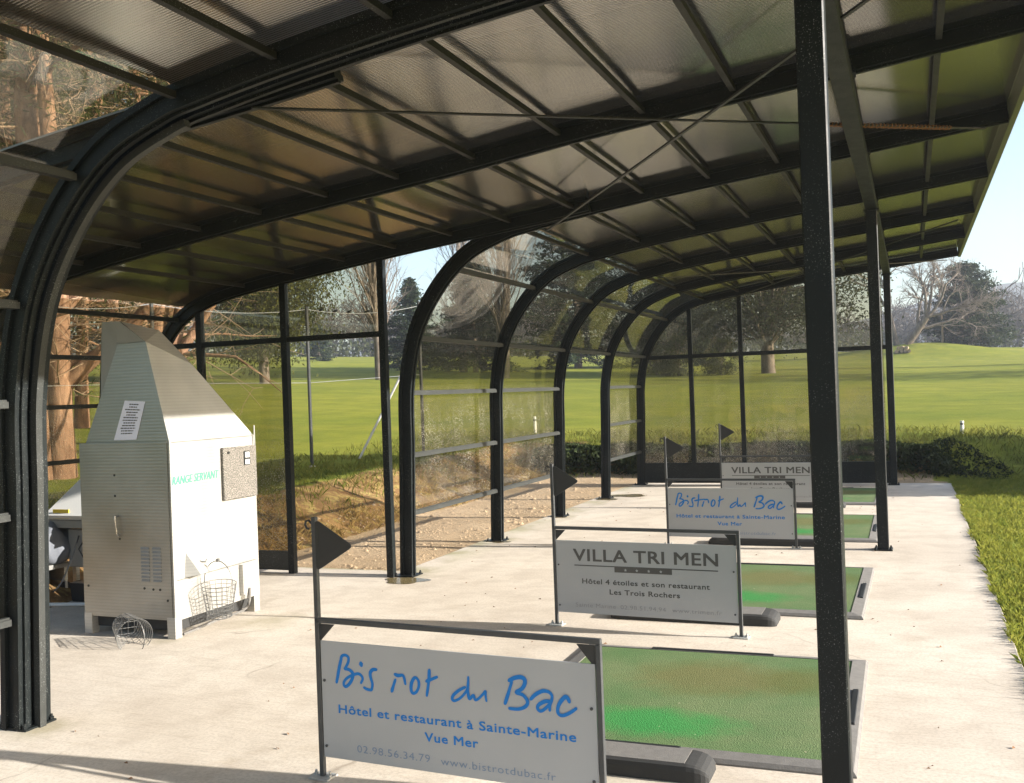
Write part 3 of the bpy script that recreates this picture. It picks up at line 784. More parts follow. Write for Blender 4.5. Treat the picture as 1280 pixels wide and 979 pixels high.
LOGO = {'B1': [(0.093, 0.426), (0.1, 0.452), (0.109, 0.49), (0.119, 0.523), (0.125, 0.542), (0.142, 0.548), (0.158, 0.54), (0.157, 0.519), (0.146, 0.5), (0.137, 0.489)], 'B2': [(0.137, 0.489), (0.159, 0.487), (0.175, 0.477), (0.179, 0.462), (0.17, 0.44), (0.153, 0.42), (0.139, 0.412), (0.13, 0.42), (0.134, 0.435), (0.152, 0.452), (0.18, 0.466), (0.207, 0.473), (0.223, 0.465), (0.228, 0.452), (0.219, 0.435)], 'dot': [(0.2215, 0.519), (0.2235, 0.511)], 's': [(0.299, 0.499), (0.281, 0.497), (0.268, 0.483), (0.269, 0.462), (0.276, 0.44), (0.275, 0.422), (0.269, 0.41), (0.248, 0.411), (0.234, 0.416)], 'r1': [(0.372, 0.413), (0.381, 0.437), (0.392, 0.464)], 'r2': [(0.39, 0.487), (0.407, 0.483), (0.428, 0.486), (0.436, 0.473), (0.44, 0.451)], 'o': [(0.489, 0.482), (0.473, 0.463), (0.467, 0.435), (0.474, 0.416), (0.492, 0.422), (0.505, 0.446), (0.504, 0.47), (0.489, 0.482)], 't1': [(0.558, 0.519), (0.555, 0.483), (0.549, 0.447), (0.542, 0.412)], 't2': [(0.542, 0.471), (0.568, 0.482), (0.593, 0.493)], 'd1': [(0.723, 0.463), (0.696, 0.449), (0.67, 0.428), (0.661, 0.411), (0.671, 0.403), (0.695, 0.414), (0.717, 0.434), (0.733, 0.457), (0.738, 0.485), (0.739, 0.505)], 'd2': [(0.738, 0.485), (0.735, 0.452), (0.738, 0.425), (0.744, 0.419), (0.76, 0.434), (0.767, 0.416), (0.783, 0.423), (0.804, 0.443), (0.815, 0.455), (0.815, 0.437), (0.818, 0.417)], 'b1': [(0.901, 0.414), (0.915, 0.451), (0.929, 0.49), (0.934, 0.504)], 'b2': [(0.922, 0.508), (0.947, 0.521), (0.972, 0.526), (0.989, 0.52), (0.991, 0.503), (0.978, 0.481), (0.952, 0.464), (0.979, 0.457), (0.996, 0.441), (1.0, 0.426), (0.987, 0.409), (0.957, 0.398), (0.92, 0.397)], 'a1': [(1.014, 0.443), (1.038, 0.465), (1.067, 0.48), (1.091, 0.479), (1.105, 0.467), (1.104, 0.447), (1.096, 0.429), (1.094, 0.407)], 'a2': [(1.097, 0.442), (1.075, 0.44), (1.048, 0.424), (1.043, 0.408), (1.055, 0.4), (1.074, 0.411), (1.094, 0.431)], 'c': [(1.178, 0.448), (1.173, 0.46), (1.162, 0.466), (1.142, 0.446), (1.13, 0.423), (1.129, 0.401), (1.143, 0.392), (1.164, 0.398), (1.188, 0.412), (1.205, 0.425)]}
LOGO_FULL_T = [[(.340, .535), (.337, .49), (.331, .45), (.326, .412)], [(.296, .470), (.335, .478), (.392, .486)]]

def build_sign(loc, rz, label, kind, full=True, W=1.303, lean=0.0):
    r = empty('sign_board', loc, rz)
    tag(r, label, 'sign', 'sign boards between the hitting bays')
    # left post with flag, right post
    m = MB(); m.box(-.011, .011, -.011, .011, .008, 1.14, .002); m.build('post', MT['signm'], r)
    m = MB(); m.box(W-.011, W+.011, -.011, .011, .008, .678, .002); m.build('post', MT['signm'], r)
    m = MB(); m.box(-.011, W+.011, -.011, .011, .6785, .70, .002); m.build('crossbar', MT['signm'], r)
    for x in (0, W):
        m = MB(); m.box(x-.05, x+.05, -.04, .04, .001, .0085)
        for s in (-1, 1): m.lathe([(.011, .008), (.011, .018), (.006, .02), (.006, .03)], (x+s*.036, 0, 0), 6)
        m.build('foot_plate', MT['zinc'], r)
    g = .072
    m = MB(); m.prism([(.0145, .674), (.0145, .674-g), (.0145+g, .674)], 1, -.003, .003); m.build('gusset', MT['black'], r)
    m = MB(); m.prism([(W-.0145, .674), (W-.0145-g*1.05, .674), (W-.0145, .674-g*1.25)], 1, -.003, .003); m.build('gusset', MT['black'], r)
    # flag: rounded triangle with a pale slot
    tri = [(0.015, .905), (.015, 1.135), (.21, 1.02)]; pts = []
    C = [(np.array(tri[i]), np.array(tri[i-1]), np.array(tri[(i+1) % 3])) for i in range(3)]
    for c, a, b in C:
        u = (a-c)/np.linalg.norm(a-c); v = (b-c)/np.linalg.norm(b-c); rr = .028
        for t in np.linspace(0, 1, 5): pts.append(tuple((1-t)**2*(c+u*rr)+2*t*(1-t)*c+t*t*(c+v*rr)))
    m = MB(); m.prism(pts, 1, -.018, -.012); fl = m.build('flag', MT['black'], r)
    m = MB(); m.box(.024, .032, -.0195, -.0185, .935, 1.10); m.build('flag_slot', MT['galv'], fl)
    hk = [(-.014, 0, 1.11), (-.03, 0, 1.125), (-.045, 0, 1.12), (-.05, 0, 1.105), (-.042, 0, 1.09), (-.03, 0, 1.088)]
    m = MB(); m.tube(hk, .005, 6); m.build('hook', MT['black'], r)
    yf = -.006
    m = MB(); m.box(.0145, W-.0145, yf, .0, .095, .602, .001); pn = m.build('panel', MT['panel'], r)
    for x, z in ((.03, .43), (.03, .145), (W-.035, .43), (W-.035, .15)):
        b = MB(); b.tube([(x, yf-.0005, z), (x, yf-.004, z)], .0065, 8); b.build('bolt', MT['signm'], pn)
    yt = yf-.0012
    if kind == 'script':
        mb = MB()
        for k, (key, P) in enumerate(LOGO.items()):
            w = {'dot': .020, 'd1': .0115, 'd2': .0115, 'b2': .0155, 'c': .0145}.get(key, .0135)
            stroke(mb, P, w, yt-.00015*k, closed=(key == 'o'))
        if full:
            for k, P in enumerate(LOGO_FULL_T): stroke(mb, P, .013, yt-.003-.0002*k)
        mb.build('script_lettering', MT['blue'], pn)
        put_text('Hôtel et restaurant à Sainte-Marine', .100, .295, 1.10, .038, MT['blue'], pn, yt, .028, 1.08)
        put_text('Vue Mer', .525, .222, .247, .038, MT['blue'], pn, yt, .028, 1.08)
        put_text('02.98.56.34.79', .188, .135, .358, .033, MT['paleblue'], pn, yt, -.006, 1.1)
        put_text('www.bistrotdubac.fr', .597, .132, .512, .033, MT['paleblue'], pn, yt, -.006, 1.1)
    else:
        put_text('VILLA TRI MEN', .145, .463, 1.02, .086, MT['grey'], pn, yt, .032, 1.06)
        m = MB(); m.box(.15, 1.165, yt-.0003, yt+.0006, .427, .434); m.build('underline', MT['grey'], pn)
        m = MB(); m.box(.445, .852, yt-.0006, yt+.0006, .392, .4268); m.build('star_band', MT['grey'], pn)
        m = MB()
        for x in (.525, .606, .69, .775):
            star = []
            for k in range(10):
                a = PI/2+k*PI/5; rr = .0115 if k % 2 == 0 else .005; star.append((x+rr*math.cos(a), yt-.0015, .4095+rr*math.sin(a)))
            m.add(star, [tuple(range(10))])
        m.build('stars', MT['panel'], pn)
        put_text('Hôtel 4 étoiles et son restaurant', .205, .305, .90, .036, MT['grey'], pn, yt, .028, 1.08)
        put_text('Les Trois Rochers', .405, .238, .495, .036, MT['grey'], pn, yt, .028, 1.08)
        put_text('Sainte Marine', .150, .140, .295, .030, MT['pale'], pn, yt, -.004, 1.08)
        put_text('02.98.51.94.94', .480, .140, .32, .030, MT['pale'], pn, yt, -.004, 1.08)
        put_text('www.trimen.fr', .845, .140, .335, .030, MT['pale'], pn, yt, -.004, 1.08)
    return r
build_sign((1.93, -.178, 0), -.0553, 'nearest sign, blue script lettering with a letter missing from it', 'script', False)
build_sign((1.99, 2.76, 0), -.056, 'grey lettered sign with four stars, behind the nearest sign', 'caps')
build_sign((1.957, 6.40, 0), -.03, 'complete blue script sign, second from the end wall', 'script', True)
build_sign((1.93, 9.75, 0), -.02, 'farthest sign, grey lettering half hidden behind the blue one', 'caps')

# ------------------------------------------------------------------ ball dispenser
def build_machine():
    r = empty('ball_dispenser', (-.95, 2.2, 0))
    tag(r, 'tall ribbed steel ball dispenser with tapering hopper on the slab', 'ball dispenser')
    inv = Matrix.Translation((.95, -2.2, 0))
    def put(mb, name, mat, par=None):
        o = mb.build(name, mat, r if par is None else par)
        if par is None: o.matrix_parent_inverse = inv
        return o
    x0, x1, y0, y1, zb, zs = -1.33, -.50, 1.73, 2.70, .13, 1.395
    m = MB(); m.box(x0, x1-.004, y0+.004, y1, zb, zs-.001); body = put(m, 'body', MT['plain_steel'])
    m = MB(); m.box(x1-.003, x1+.004, y0, y1+.012, zb-.005, zs); put(m, 'front_sheet', MT['steel'])
    m = MB(); m.box(x0+.02, x1-.02, y0-.002, y0+.0035, zb+.02, zs-.002); put(m, 'side_sheet', MT['plain_steel'])
    for x, y in ((x0+.035, y0+.035), (x1-.03, y0+.03), (x1-.03, y1-.03), (x0+.035, y1-.03)):
        m = MB(); m.prism([(x-.035, y-.035), (x+.035, y-.035), (x+.035, y+.035), (x-.035, y+.035)], 2, .001, zb+.02); put(m, 'leg', MT['steel'])
    # hopper: leaning front face with a peak over the near corner
    A = (x1, y0+.004, zs); B = (x1, y1, zs); Q = (-.655, 2.19, 1.955); Sx = (-.83, 2.05, 2.215); T2 = (-.92, 1.752, 2.272); T1 = (-.699, 1.757, 2.113)
    C = (x0+.04, y0+.030, zs); D = (x0, y1, zs); U = (-.963, 1.7665, 2.112); W_ = (-1.11, 1.772, 2.278); W2 = (-1.19, 1.785, 1.50)
    Qb = (-1.15, 2.30, 1.95); Sb = (-1.2, 2.05, 2.20)
    m = MB(); m.add([A, B, Q, Sx, T2, T1], [(0, 1, 2, 5), (5, 2, 3), (5, 3, 4)]); put(m, 'hopper_front', MT['steel'])
    m = MB(); m.add([A, T1, U, C], [(0, 1, 2, 3)]); put(m, 'hopper_side', MT['plain_steel'])
    m = MB(); m.add([W2, U, (T1[0]+.006, T1[1]-.012, T1[2]+.002), (T2[0], T2[1]-.012, T2[2]), W_, (-1.165, 1.783, 1.60), (U[0], U[1]-.014, U[2])], [(0, 1, 4, 5), (6, 2, 3, 4), (6, 1, 4)]); put(m, 'hood', MT['boxgrey'])
    m = MB(); m.add([B, Q, Sx, T2, W_, Sb, Qb, D], [(0, 7, 6, 1), (1, 6, 5, 2), (2, 5, 4, 3)]); m.add([D, Qb, Sb, W_, W2, C], [(0, 1, 2, 3, 4, 5)]); put(m, 'hopper_back', MT['plain_steel'])
    # notice taped on the leaning side face
    a, t1, u, c = map(Vector, (A, T1, U, C))
    def onface(s, t):  # s 0..1 from C side to A side, t 0..1 upwards
        p = c.lerp(a, s); q = u.lerp(t1, s); return p.lerp(q, t)
    nrm = ((a-c).cross(u-c)).normalized()
    if nrm.y > 0: nrm = -nrm
    q = [(-1.013, 1.412), (-.80, 1.414), (-.712, 1.684), (-.902, 1.697)]
    def face_at(x, z):
        o = c; d0 = nrm.x*(x-o.x)+nrm.z*(z-o.z); return Vector((x, o.y-d0/nrm.y, z))
    m = MB(); P = [face_at(*k) for k in q]; m.add([p+nrm*.002 for p in P]+[p+nrm*.0035 for p in P], [(4, 5, 6, 7), (0, 1, 5, 4), (1, 2, 6, 5), (2, 3, 7, 6), (3, 0, 4, 7)])
    nt_ = put(m, 'paper_notice', MT['paper'])
    m = MB(); rs = random.Random(3)
    for k in range(12):
        t = .90-k*.068; wd = rs.uniform(.36, .72); s0 = .5-wd/2
        s = s0
        while s < s0+wd-.02:
            e = min(s+rs.uniform(.05, .14), s0+wd)
            def pt(ss, tt):
                l = P[0].lerp(P[3], tt); rr = P[1].lerp(P[2], tt); return l.lerp(rr, ss)+nrm*.0042
            m.add([pt(s, t), pt(e, t), pt(e, t+.030), pt(s, t+.030)], [(0, 1, 2, 3)]); s = e+.018
    o = m.build('printed_lines', MT['grey'], nt_); o.matrix_parent_inverse = Matrix.Identity(4)
    # coin plate
    m = MB(); m.box(x1+.0045, x1+.03, 2.285, 2.695, .915, 1.315, .004); cp = put(m, 'coin_plate', MT['granite'])
    m = MB(); m.box(x1+.0305, x1+.037, 2.53, 2.605, 1.165, 1.275, .003); put(m, 'coin_slot', MT['black'], cp)
    m = MB(); m.box(x1+.0375, x1+.039, 2.543, 2.592, 1.172, 1.208); m.box(x1+.0375, x1+.039, 2.543, 2.592, 1.225, 1.266); put(m, 'coin_label', MT['white'], cp)
    m = MB(); m.tube([(x1+.0305, 2.345, 1.275), (x1+.038, 2.345, 1.275)], .011, 10); put(m, 'coin_lock', MT['black'], cp)
    # lettering
    V, F = text_mesh('RANGE SERVANT', .50, .062, .0, 1.02)
    m = MB()
    for k, dd in enumerate((-.0035, 0, .0035)): m.add([(x1+.0052+.0001*k, 1.745+a_[0]+.18*a_[1]+dd, 1.085+a_[1]+.02*a_[0]) for a_ in V], F)
    m = m; put(m, 'lettering', MT['green'])
    # rod, seam, chute, handle, louvres, small holes
    m = MB(); m.tube([(x1+.02, y1-.01, 1.28), (x1+.02, y1-.01, 1.47)], .005, 6); put(m, 'rod', MT['zinc'])
    m = MB(); m.box(x1+.0042, x1+.007, y0+.03, y1-.02, .405, .412); m.box(x1+.0042, x1+.0065, y0+.02, y1-.02, 1.385, 1.392); put(m, 'seam_trim', MT['plain_steel'])
    m = MB(); m.add([(x1+.0045, 1.86, .59), (x1+.0045, 2.08, .44), (x1+.0045, 1.84, .415), (x1+.10, 1.90, .43), (x1+.10, 2.04, .44)], [(0, 3, 4), (0, 2, 3), (0, 4, 1), (2, 1, 4, 3), (0, 1, 2)]); put(m, 'ball_chute', MT['steel'])
    m = MB(); m.box(x1+.0045, x1+.04, 2.46, 2.475, .17, .40); put(m, 'chute_fin', MT['steel'])
    m = MB(); m.tube([(x1+.01, 2.02, .500), (x1+.05, 2.02, .500), (x1+.06, 2.02, .525)], .007, 8); put(m, 'basket_hook', MT['zinc'])
    for cxx in (-.78, -.675):
        m = MB()
        for k in range(10):
            z = .40+k*.0255
            m.add([(cxx, y0-.0025, z), (cxx+.075, y0-.0025, z), (cxx+.075, y0-.0025, z+.016), (cxx, y0-.0025, z+.016), (cxx, y0-.011, z+.002), (cxx+.075, y0-.011, z+.002)],
                  [(4, 5, 2, 3), (0, 1, 5, 4), (0, 4, 3), (1, 2, 5)])
        put(m, 'vent_louvres', MT['boxgrey'])
    m = MB()
    for x, z in ((-1.0, 1.16), (-1.0, 1.01), (-.97, .70), (-.62, .345), (-.68, .345), (-.76, .35), (-1.28, .35), (-.555, .27)):
        m.tube([(x, y0-.0025, z), (x, y0-.005, z)], .009, 8)
    put(m, 'bolt_holes', MT['black'])
    m = MB(); m.tube([(-.985, y0-.002, .86), (-.985, y0-.03, .865), (-.982, y0-.035, .84), (-.972, y0-.032, .74), (-.97, y0-.012, .72)], .007, 8); put(m, 'door_handle', MT['plain_steel'])
    m = MB(); m.tube([Vector(q) for q in catmull([(x1+.01, y1-.12, .20), (x1+.03, y1-.2, .06), (x1-.05, y1-.42, .02), (x1+.02, y1-.72, .03), (x1+.01, y1-.9, .02)], 6)], .010, 6); put(m, 'power_cable', MT['rubber'])
    m = MB(); m.box(x0+.03, x1-.03, y0+.06, y1-.06, .045, .125); put(m, 'base_tray', MT['darkrub'])
build_machine()

def basket_mesh(h=.24, r0=.085, r1=.125, n=18, rings=9, handle=True):
    m = MB(); w = .0017
    for k in range(rings):
        t = k/(rings-1); r = r0+(r1-r0)*t; z = h*t
        m.tube([(r*math.cos(2*PI*i/24), r*math.sin(2*PI*i/24), z) for i in range(25)], w*(1.5 if k in (0, rings-1) else 1), 5, False)
    for i in range(n):
        a = 2*PI*i/n; m.tube([(r0*math.cos(a), r0*math.sin(a), 0), (r1*math.cos(a), r1*math.sin(a), h)], w, 5)
    for i in range(4):
        o = -r0+2*r0*(i+.5)/4; L = math.sqrt(max(0, r0*r0-o*o)); m.tube([(o, -L, 0), (o, L, 0)], w, 5); m.tube([(-L, o, 0), (L, o, 0)], w, 5)
    return m
def build_baskets():
    r = basket_mesh().build('wire_basket', MT['wire']); r.location = (-.325, 2.03, .20); r.rotation_euler = (math.radians(4), math.radians(3), 0)
    m = MB(); m.tube([(.128*math.cos(a), 0, .24+.17*math.sin(a)) for a in np.linspace(0, PI, 13)], .0035, 5); m.tube([(.0, -.0, .405), (.0, 0, .425)], .014, 8); m.build('handle', MT['wire'], r)
    r.location = (-.350, 2.03, .105)
    tag(r, 'wire ball basket hanging by its handle on the dispenser front', 'basket', 'wire ball baskets')
    r = basket_mesh(.25, .085, .12).build('wire_basket', MT['wire'])
    r.location = (-.83, 1.60, .112); r.rotation_euler = (math.radians(5), math.radians(97), math.radians(-28))
    m = MB(); m.tube([(.122*math.cos(a), .10*math.sin(a)*.4, .25+.10*math.sin(a)) for a in np.linspace(0, PI, 13)], .0035, 5); m.build('handle', MT['wire'], r)
    tag(r, 'wire ball basket lying on its side on the concrete', 'basket', 'wire ball baskets')
build_baskets()

def build_washer():
    r = empty('ball_washer', (-2.3, 3.0, 0))
    tag(r, 'grey ball washer with sloping hopper and yellow label behind the dispenser', 'ball washer')
    inv = Matrix.Translation((2.3, -3.0, 0))
    def put(mb, name, mat, par=None):
        o = mb.build(name, mat, r if par is None else par)
        if par is None: o.matrix_parent_inverse = inv
        return o
    m = MB(); m.box(-2.52, -1.75, 2.75, 3.25, .27, .60, .006); put(m, 'tank', MT['boxgrey'])
    m = MB(); d = [(-2.40, .43), (-2.31, .54), (-2.255, .47), (-2.345, .35)]
    for i in range(4): a, b = d[i], d[(i+1) % 4]; m.bar((a[0], 2.746, a[1]), (b[0], 2.746, b[1]), .006, .006, (0, 1, 0))
    put(m, 'diamond_mark', MT['signm'])
    m = MB(); m.prism([(2.75, .62), (2.70, .70), (3.1, 1.0), (3.2, .98), (3.2, .62)], 0, -2.66, -2.0); put(m, 'hopper', MT['plain_steel'])
    m = MB(); m.prism([(2.66, .73), (2.70, .69), (2.715, .70), (3.12, 1.005), (3.12, 1.03)], 0, -2.70, -1.95); put(m, 'hopper_lid', MT['white'])
    m = MB(); m.box(-2.62, -2.44, 2.688, 2.698, .70, .78); put(m, 'label', MT['yellow'])
    m = MB(); m.box(-2.68, -2.05, 2.69, 2.74, .62, .685); put(m, 'hopper_lip', MT['boxgrey'])
    for x in (-2.48, -1.8):
        for y in (2.79, 3.2):
            m = MB(); m.box(x-.02, x+.02, y-.02, y+.02, .002, .27); put(m, 'leg', MT['plain_steel'])
    m = MB(); m.box(-2.2, -2.12, 2.742, 2.752, .09, .27); put(m, 'side_plate', MT['black'])
    # tray on the floor
    m = MB(); m.prism([(-2.36, .004), (-1.85, .004), (-1.82, .16), (-2.39, .16)], 1, 2.62, 2.98); o = m.build('plastic_tray', MT['black'])
    tag(o, 'black plastic tray on the floor under the washer', 'tray')
    # low trolley
    t = empty('trolley', (-3.0 + .3, 2.6, 0)); tag(t, 'low trolley with plank top and small wheels beside the washer', 'trolley')
    m = MB(); m.box(-.24, .10, -.22, .25, .26, .30, .004); m.build('deck', MT['boxgrey'], t)
    m = MB(); m.box(-.22, .08, -.20, -.16, .14, .26); m.box(-.22, .08, .19, .23, .14, .26); m.build('frame', MT['plain_steel'], t)
    for x in (-.17, .06):
        for y in (-.18, .21):
            m = MB(); m.tube([(x-.015, y, .065), (x+.015, y, .065)], .064, 14); wv = m.build('wheel', MT['darkrub'], t)
            m = MB(); m.box(x-.022, x+.022, y-.012, y+.012, .066, .14); m.build('fork', MT['zinc'], t)
    # grey cover heaped on the trolley, navy bundle beside it
    def heap(name, c, rx, ry, rz, mat, seed, label, cat):
        rs = np.random.RandomState(seed); V = []; F = []; nu, nv = 22, 12
        ph = rs.uniform(0, 6.3, 6)
        for j in range(nv+1):
            t = PI*j/nv
            for i in range(nu):
                a = 2*PI*i/nu
                k = 1+.12*math.sin(3*a+ph[0]+2*t)+.09*math.sin(5*a-3*t+ph[1])+.06*math.sin(9*a+5*t+ph[2])
                z = math.cos(t)
                V.append((c[0]+rx*k*math.sin(t)*math.cos(a), c[1]+ry*k*math.sin(t)*math.sin(a), max(c[2]-rz*.8, c[2]+rz*z*(1+.08*math.sin(4*a+ph[3])))))
        for j in range(nv):
            for i in range(nu): F.append((j*nu+i, j*nu+nu+i, j*nu+nu+(i+1) % nu, j*nu+(i+1) % nu))
        o = np_mesh(name, np.array(V), np.array(F), mat, smooth=True); tag(o, label, cat)
    heap('grey_cover', (-2.70, 2.72, .47), .19, .2, .21, MT['bag'], 2, 'crumpled grey cover heaped on the trolley', 'cover')
    heap('cloth_bundle', (-2.84, 2.47, .355), .09, .08, .07, MT['bluebag'], 5, 'small navy cloth bundle on the trolley edge', 'cloth')
    m = MB(); m.tube([(-2.75, 2.30, .02), (-1.9, 2.52, .02), (-1.36, 2.62, .02)], .016, 8); o = m.build('drain_pipe', MT['white']); tag(o, 'white plastic pipe lying on the floor by the washer', 'pipe')
    m = MB(); m.tube([Vector(q) for q in catmull([(-2.38, 2.735, .55), (-2.42, 2.68, .35), (-2.5, 2.60, .12), (-2.62, 2.45, .012), (-2.5, 2.2, .012)], 8)], .007, 6); o = m.build('hanging_cable', MT['black']); tag(o, 'black cable hanging from the washer to the floor', 'cable')
build_washer()

# ------------------------------------------------------------------ vegetation generators
def ground_z(x, y): return float(height(np.array([x]), np.array([y]))[0])

class Tubes:
    """many thin branch tubes gathered into one array mesh"""
    def __init__(self, n=4): self.V = []; self.F = []; self.n = n; self.c = 0
    def add(self, pts, rad, n=None):
        n = n or self.n; pts = np.asarray(pts, float); m = len(pts)
        T = np.gradient(pts, axis=0); T /= (np.linalg.norm(T, axis=1)[:, None]+1e-9)
        ref = np.array((0, 0, 1.0)) if abs(T[0][2]) < .9 else np.array((1.0, 0, 0))
        U = np.cross(T, ref); U /= (np.linalg.norm(U, axis=1)[:, None]+1e-9); W = np.cross(T, U)
        a = np.arange(n)*2*PI/n; rad = np.asarray(rad, float)
        ring = pts[:, None, :]+rad[:, None, None]*(U[:, None, :]*np.cos(a)[None, :, None]+W[:, None, :]*np.sin(a)[None, :, None])
        self.V.append(ring.reshape(-1, 3))
        i = np.arange(m-1)[:, None]*n; k = np.arange(n)[None, :]; k2 = (k+1) % n
        F = np.stack([(i+k), (i+k2), (i+n+k2), (i+n+k)], -1).reshape(-1, 4)+self.c
        self.F.append(F); self.c += m*n
    def build(self, name, mat, parent):
        if not self.V: return None
        return np_mesh(name, np.concatenate(self.V), np.concatenate(self.F), mat, parent, smooth=True)

class Cards:
    """leaf-sized faces"""
    def __init__(self): self.P = []; self.S = []; self.D = []
    def add(self, pts, size, droop=None):
        pts = np.asarray(pts, float); self.P.append(pts); self.S.append(np.full(len(pts), size) if np.isscalar(size) else size)
        self.D.append(np.zeros((len(pts), 3)) if droop is None else np.broadcast_to(droop, (len(pts), 3)))
    def build(self, name, mat, parent, rs, aspect=.45):
        P = np.concatenate(self.P); Sz = np.concatenate(self.S); D = np.concatenate(self.D); n = len(P)
        a = rs.normal(size=(n, 3))+D*2.0; a /= np.linalg.norm(a, axis=1)[:, None]
        b = rs.normal(size=(n, 3)); b -= a*(a*b).sum(1)[:, None]; b /= np.linalg.norm(b, axis=1)[:, None]
        s = (Sz*rs.uniform(.6, 1.35, n))[:, None]
        V = np.stack([P-a*s*.5, P+b*s*aspect*.5, P+a*s*.5, P-b*s*aspect*.5], 1).reshape(-1, 3)
        F = np.arange(4*n).reshape(n, 4)
        return np_mesh(name, V, F, mat, parent)

def wander(rs, p, d, L, n, wob, up=0.0):
    pts = [np.array(p, float)]; d = np.array(d, float); d /= np.linalg.norm(d)
    for i in range(n):
        d = d+rs.normal(0, wob, 3)+np.array((0, 0, up)); d /= np.linalg.norm(d); pts.append(pts[-1]+d*L/n)
    return np.array(pts), d

def bare_branching(rs, tb, tw, p, d, L, r, level, maxl, spread, up, kids, shrink=.62):
    n = 5 if level < 2 else 3
    pts, d2 = wander(rs, p, d, L, n, .10+.04*level, up)
    rad = np.linspace(r, r*.5 if level < maxl else r*.3, n+1)
    (tb if level <= 1 else tw).add(pts, rad, 7 if level == 0 else (5 if level == 1 else 3))
    if level == maxl: return
    k = kids[min(level, len(kids)-1)]
    for i in range(k):
        t = rs.uniform(.3, 1.0) if level > 0 else rs.uniform(.25, 1.0)
        j = min(int(t*n), n-1); f = t*n-j; q = pts[j]*(1-f)+pts[j+1]*f
        ax = rs.normal(size=3); dd = pts[j+1]-pts[j]; dd /= np.linalg.norm(dd); ax -= dd*(ax@dd); ax /= np.linalg.norm(ax)
        sp = spread*rs.uniform(.6, 1.3); nd = dd*math.cos(sp)+ax*math.sin(sp)
        bare_branching(rs, tb, tw, q, nd, L*shrink*rs.uniform(.7, 1.15), max(.006, rad[j]*.62), level+1, maxl, spread, up, kids, shrink)

def tree_root(name, x, y, label, group=None, cat='tree'):
    z = ground_z(x, y)-.05
    r = empty(name, (x, y, z)); tag(r, label, cat, group); return r

def poplar(x, y, H, seed, label, group, stems=3):
    rs = np.random.RandomState(seed); r = tree_root('bare_poplar', x, y, label, group); tb = Tubes(); tw = Tubes()
    for s in range(stems):
        d = np.array((rs.normal(0, .05), rs.normal(0, .05), 1.0)); o = np.array((rs.normal(0, .25), rs.normal(0, .25), 0)) if s else np.zeros(3)
        hh = H*(1 if s == 0 else rs.uniform(.75, .95))
        pts, _ = wander(rs, o, d, hh, 10, .025, .01); rad = np.linspace(.30 if s == 0 else .2, .03, 11); tb.add(pts, rad, 7)
        for i in range(int(36*hh/16)):
            t = rs.uniform(.10, .97); j = min(int(t*10), 9); f = t*10-j; q = pts[j]*(1-f)+pts[j+1]*f
            a = rs.uniform(0, 2*PI); sp = rs.uniform(.25, .55); nd = np.array((math.sin(sp)*math.cos(a), math.sin(sp)*math.sin(a), math.cos(sp)))
            bare_branching(rs, tw, tw, q, nd, hh*.24*(1.15-t*.8)*rs.uniform(.7, 1.2), .05*(1.1-t), 1, 3, .42, .10, [0, 5, 3], .55)
    tb.build('trunk', MT['grey_bark'], r); tw.build('crown', MT['bare_twig'], r)

def conifer(x, y, H, W, seed, label, group, mat='conifer_leaf', base=.06, dens=1.0, card=.19, name='dark_conifer', taper=.85, droop=-.25):
    rs = np.random.RandomState(seed); r = tree_root(name, x, y, label, group); tb = Tubes(); cd = Cards()
    pts, _ = wander(rs, (0, 0, 0), (0, 0, 1), H*.97, 8, .02); tb.add(pts, np.linspace(.025*H, .02, 9), 7)
    nb = int(95*dens)
    for i in range(nb):
        t = base+(1-base)*(i+rs.uniform(0, 1))/nb; a = i*2.4+rs.normal(0, .35)
        env = (1-t)**taper*(1 if t > .15 else .75+1.6*(t)) * rs.uniform(.62, 1.18)+.03
        L = W*env; q = np.array((0, 0, H*t)); d = np.array((math.cos(a), math.sin(a), droop+.5*t+rs.normal(0, .12)))
        bp, _ = wander(rs, q, d, L, 4, .08, .03); tb.add(bp, np.linspace(.02+.012*L, .008, 5), 3)
        n = int(170*(L/W+.18))
        tt = rs.uniform(.15, 1.05, n)**.8; k = np.minimum((tt*4).astype(int), 3); f = (tt*4-k)[:, None]
        c = bp[k]*(1-f)+bp[np.minimum(k+1, 4)]*f+rs.normal(0, 1, (n, 3))*np.array((.15, .15, .08))*(W*.36)
        cd.add(c, card, np.array((d[0]*.5, d[1]*.5, -.1)))
    tb.build('trunk', MT['grey_bark'], r); cd.build('crown', MT[mat], r, rs)

def broadleaf(x, y, H, W, seed, label, group, mat='oak_leaf', trunk_r=.35, clear=.22, card=.32, n_clumps=80, per=85, name='evergreen_tree', hang=0.0):
    rs = np.random.RandomState(seed); r = tree_root(name, x, y, label, group); tb = Tubes(); cd = Cards()
    pts, _ = wander(rs, (0, 0, 0), (0, 0, 1), H*.75, 6, .04); tb.add(pts, np.linspace(trunk_r, trunk_r*.3, 7), 8)
    for i in range(n_clumps):
        t = rs.uniform(.0, 1); a = rs.uniform(0, 2*PI); rr = math.sqrt(rs.uniform(.05, 1))
        zc = H*(clear+(1-clear)*t); w = W*(math.sin(PI*(.12+.86*t)))**.6*rr*rs.uniform(.85, 1.12)
        c = np.array((w*math.cos(a), w*math.sin(a), zc))
        j = rs.randint(1, 6); q = pts[j]
        if q[2] < zc+.3: tb.add(np.array([q, q*.5+c*.5+np.array((0, 0, .2)), c]), [trunk_r*.25, trunk_r*.14, .02], 4)
        s = W*rs.uniform(.13, .26)
        P = c+rs.normal(0, 1, (per, 3))*np.array((s, s, s*.55))
        if hang: P[:, 2] -= np.abs(rs.normal(0, hang, per))
        cd.add(P, card, np.array((0, 0, -.6*bool(hang))))
    tb.build('trunk', MT['grey_bark'], r); cd.build('crown', MT[mat], r, rs)

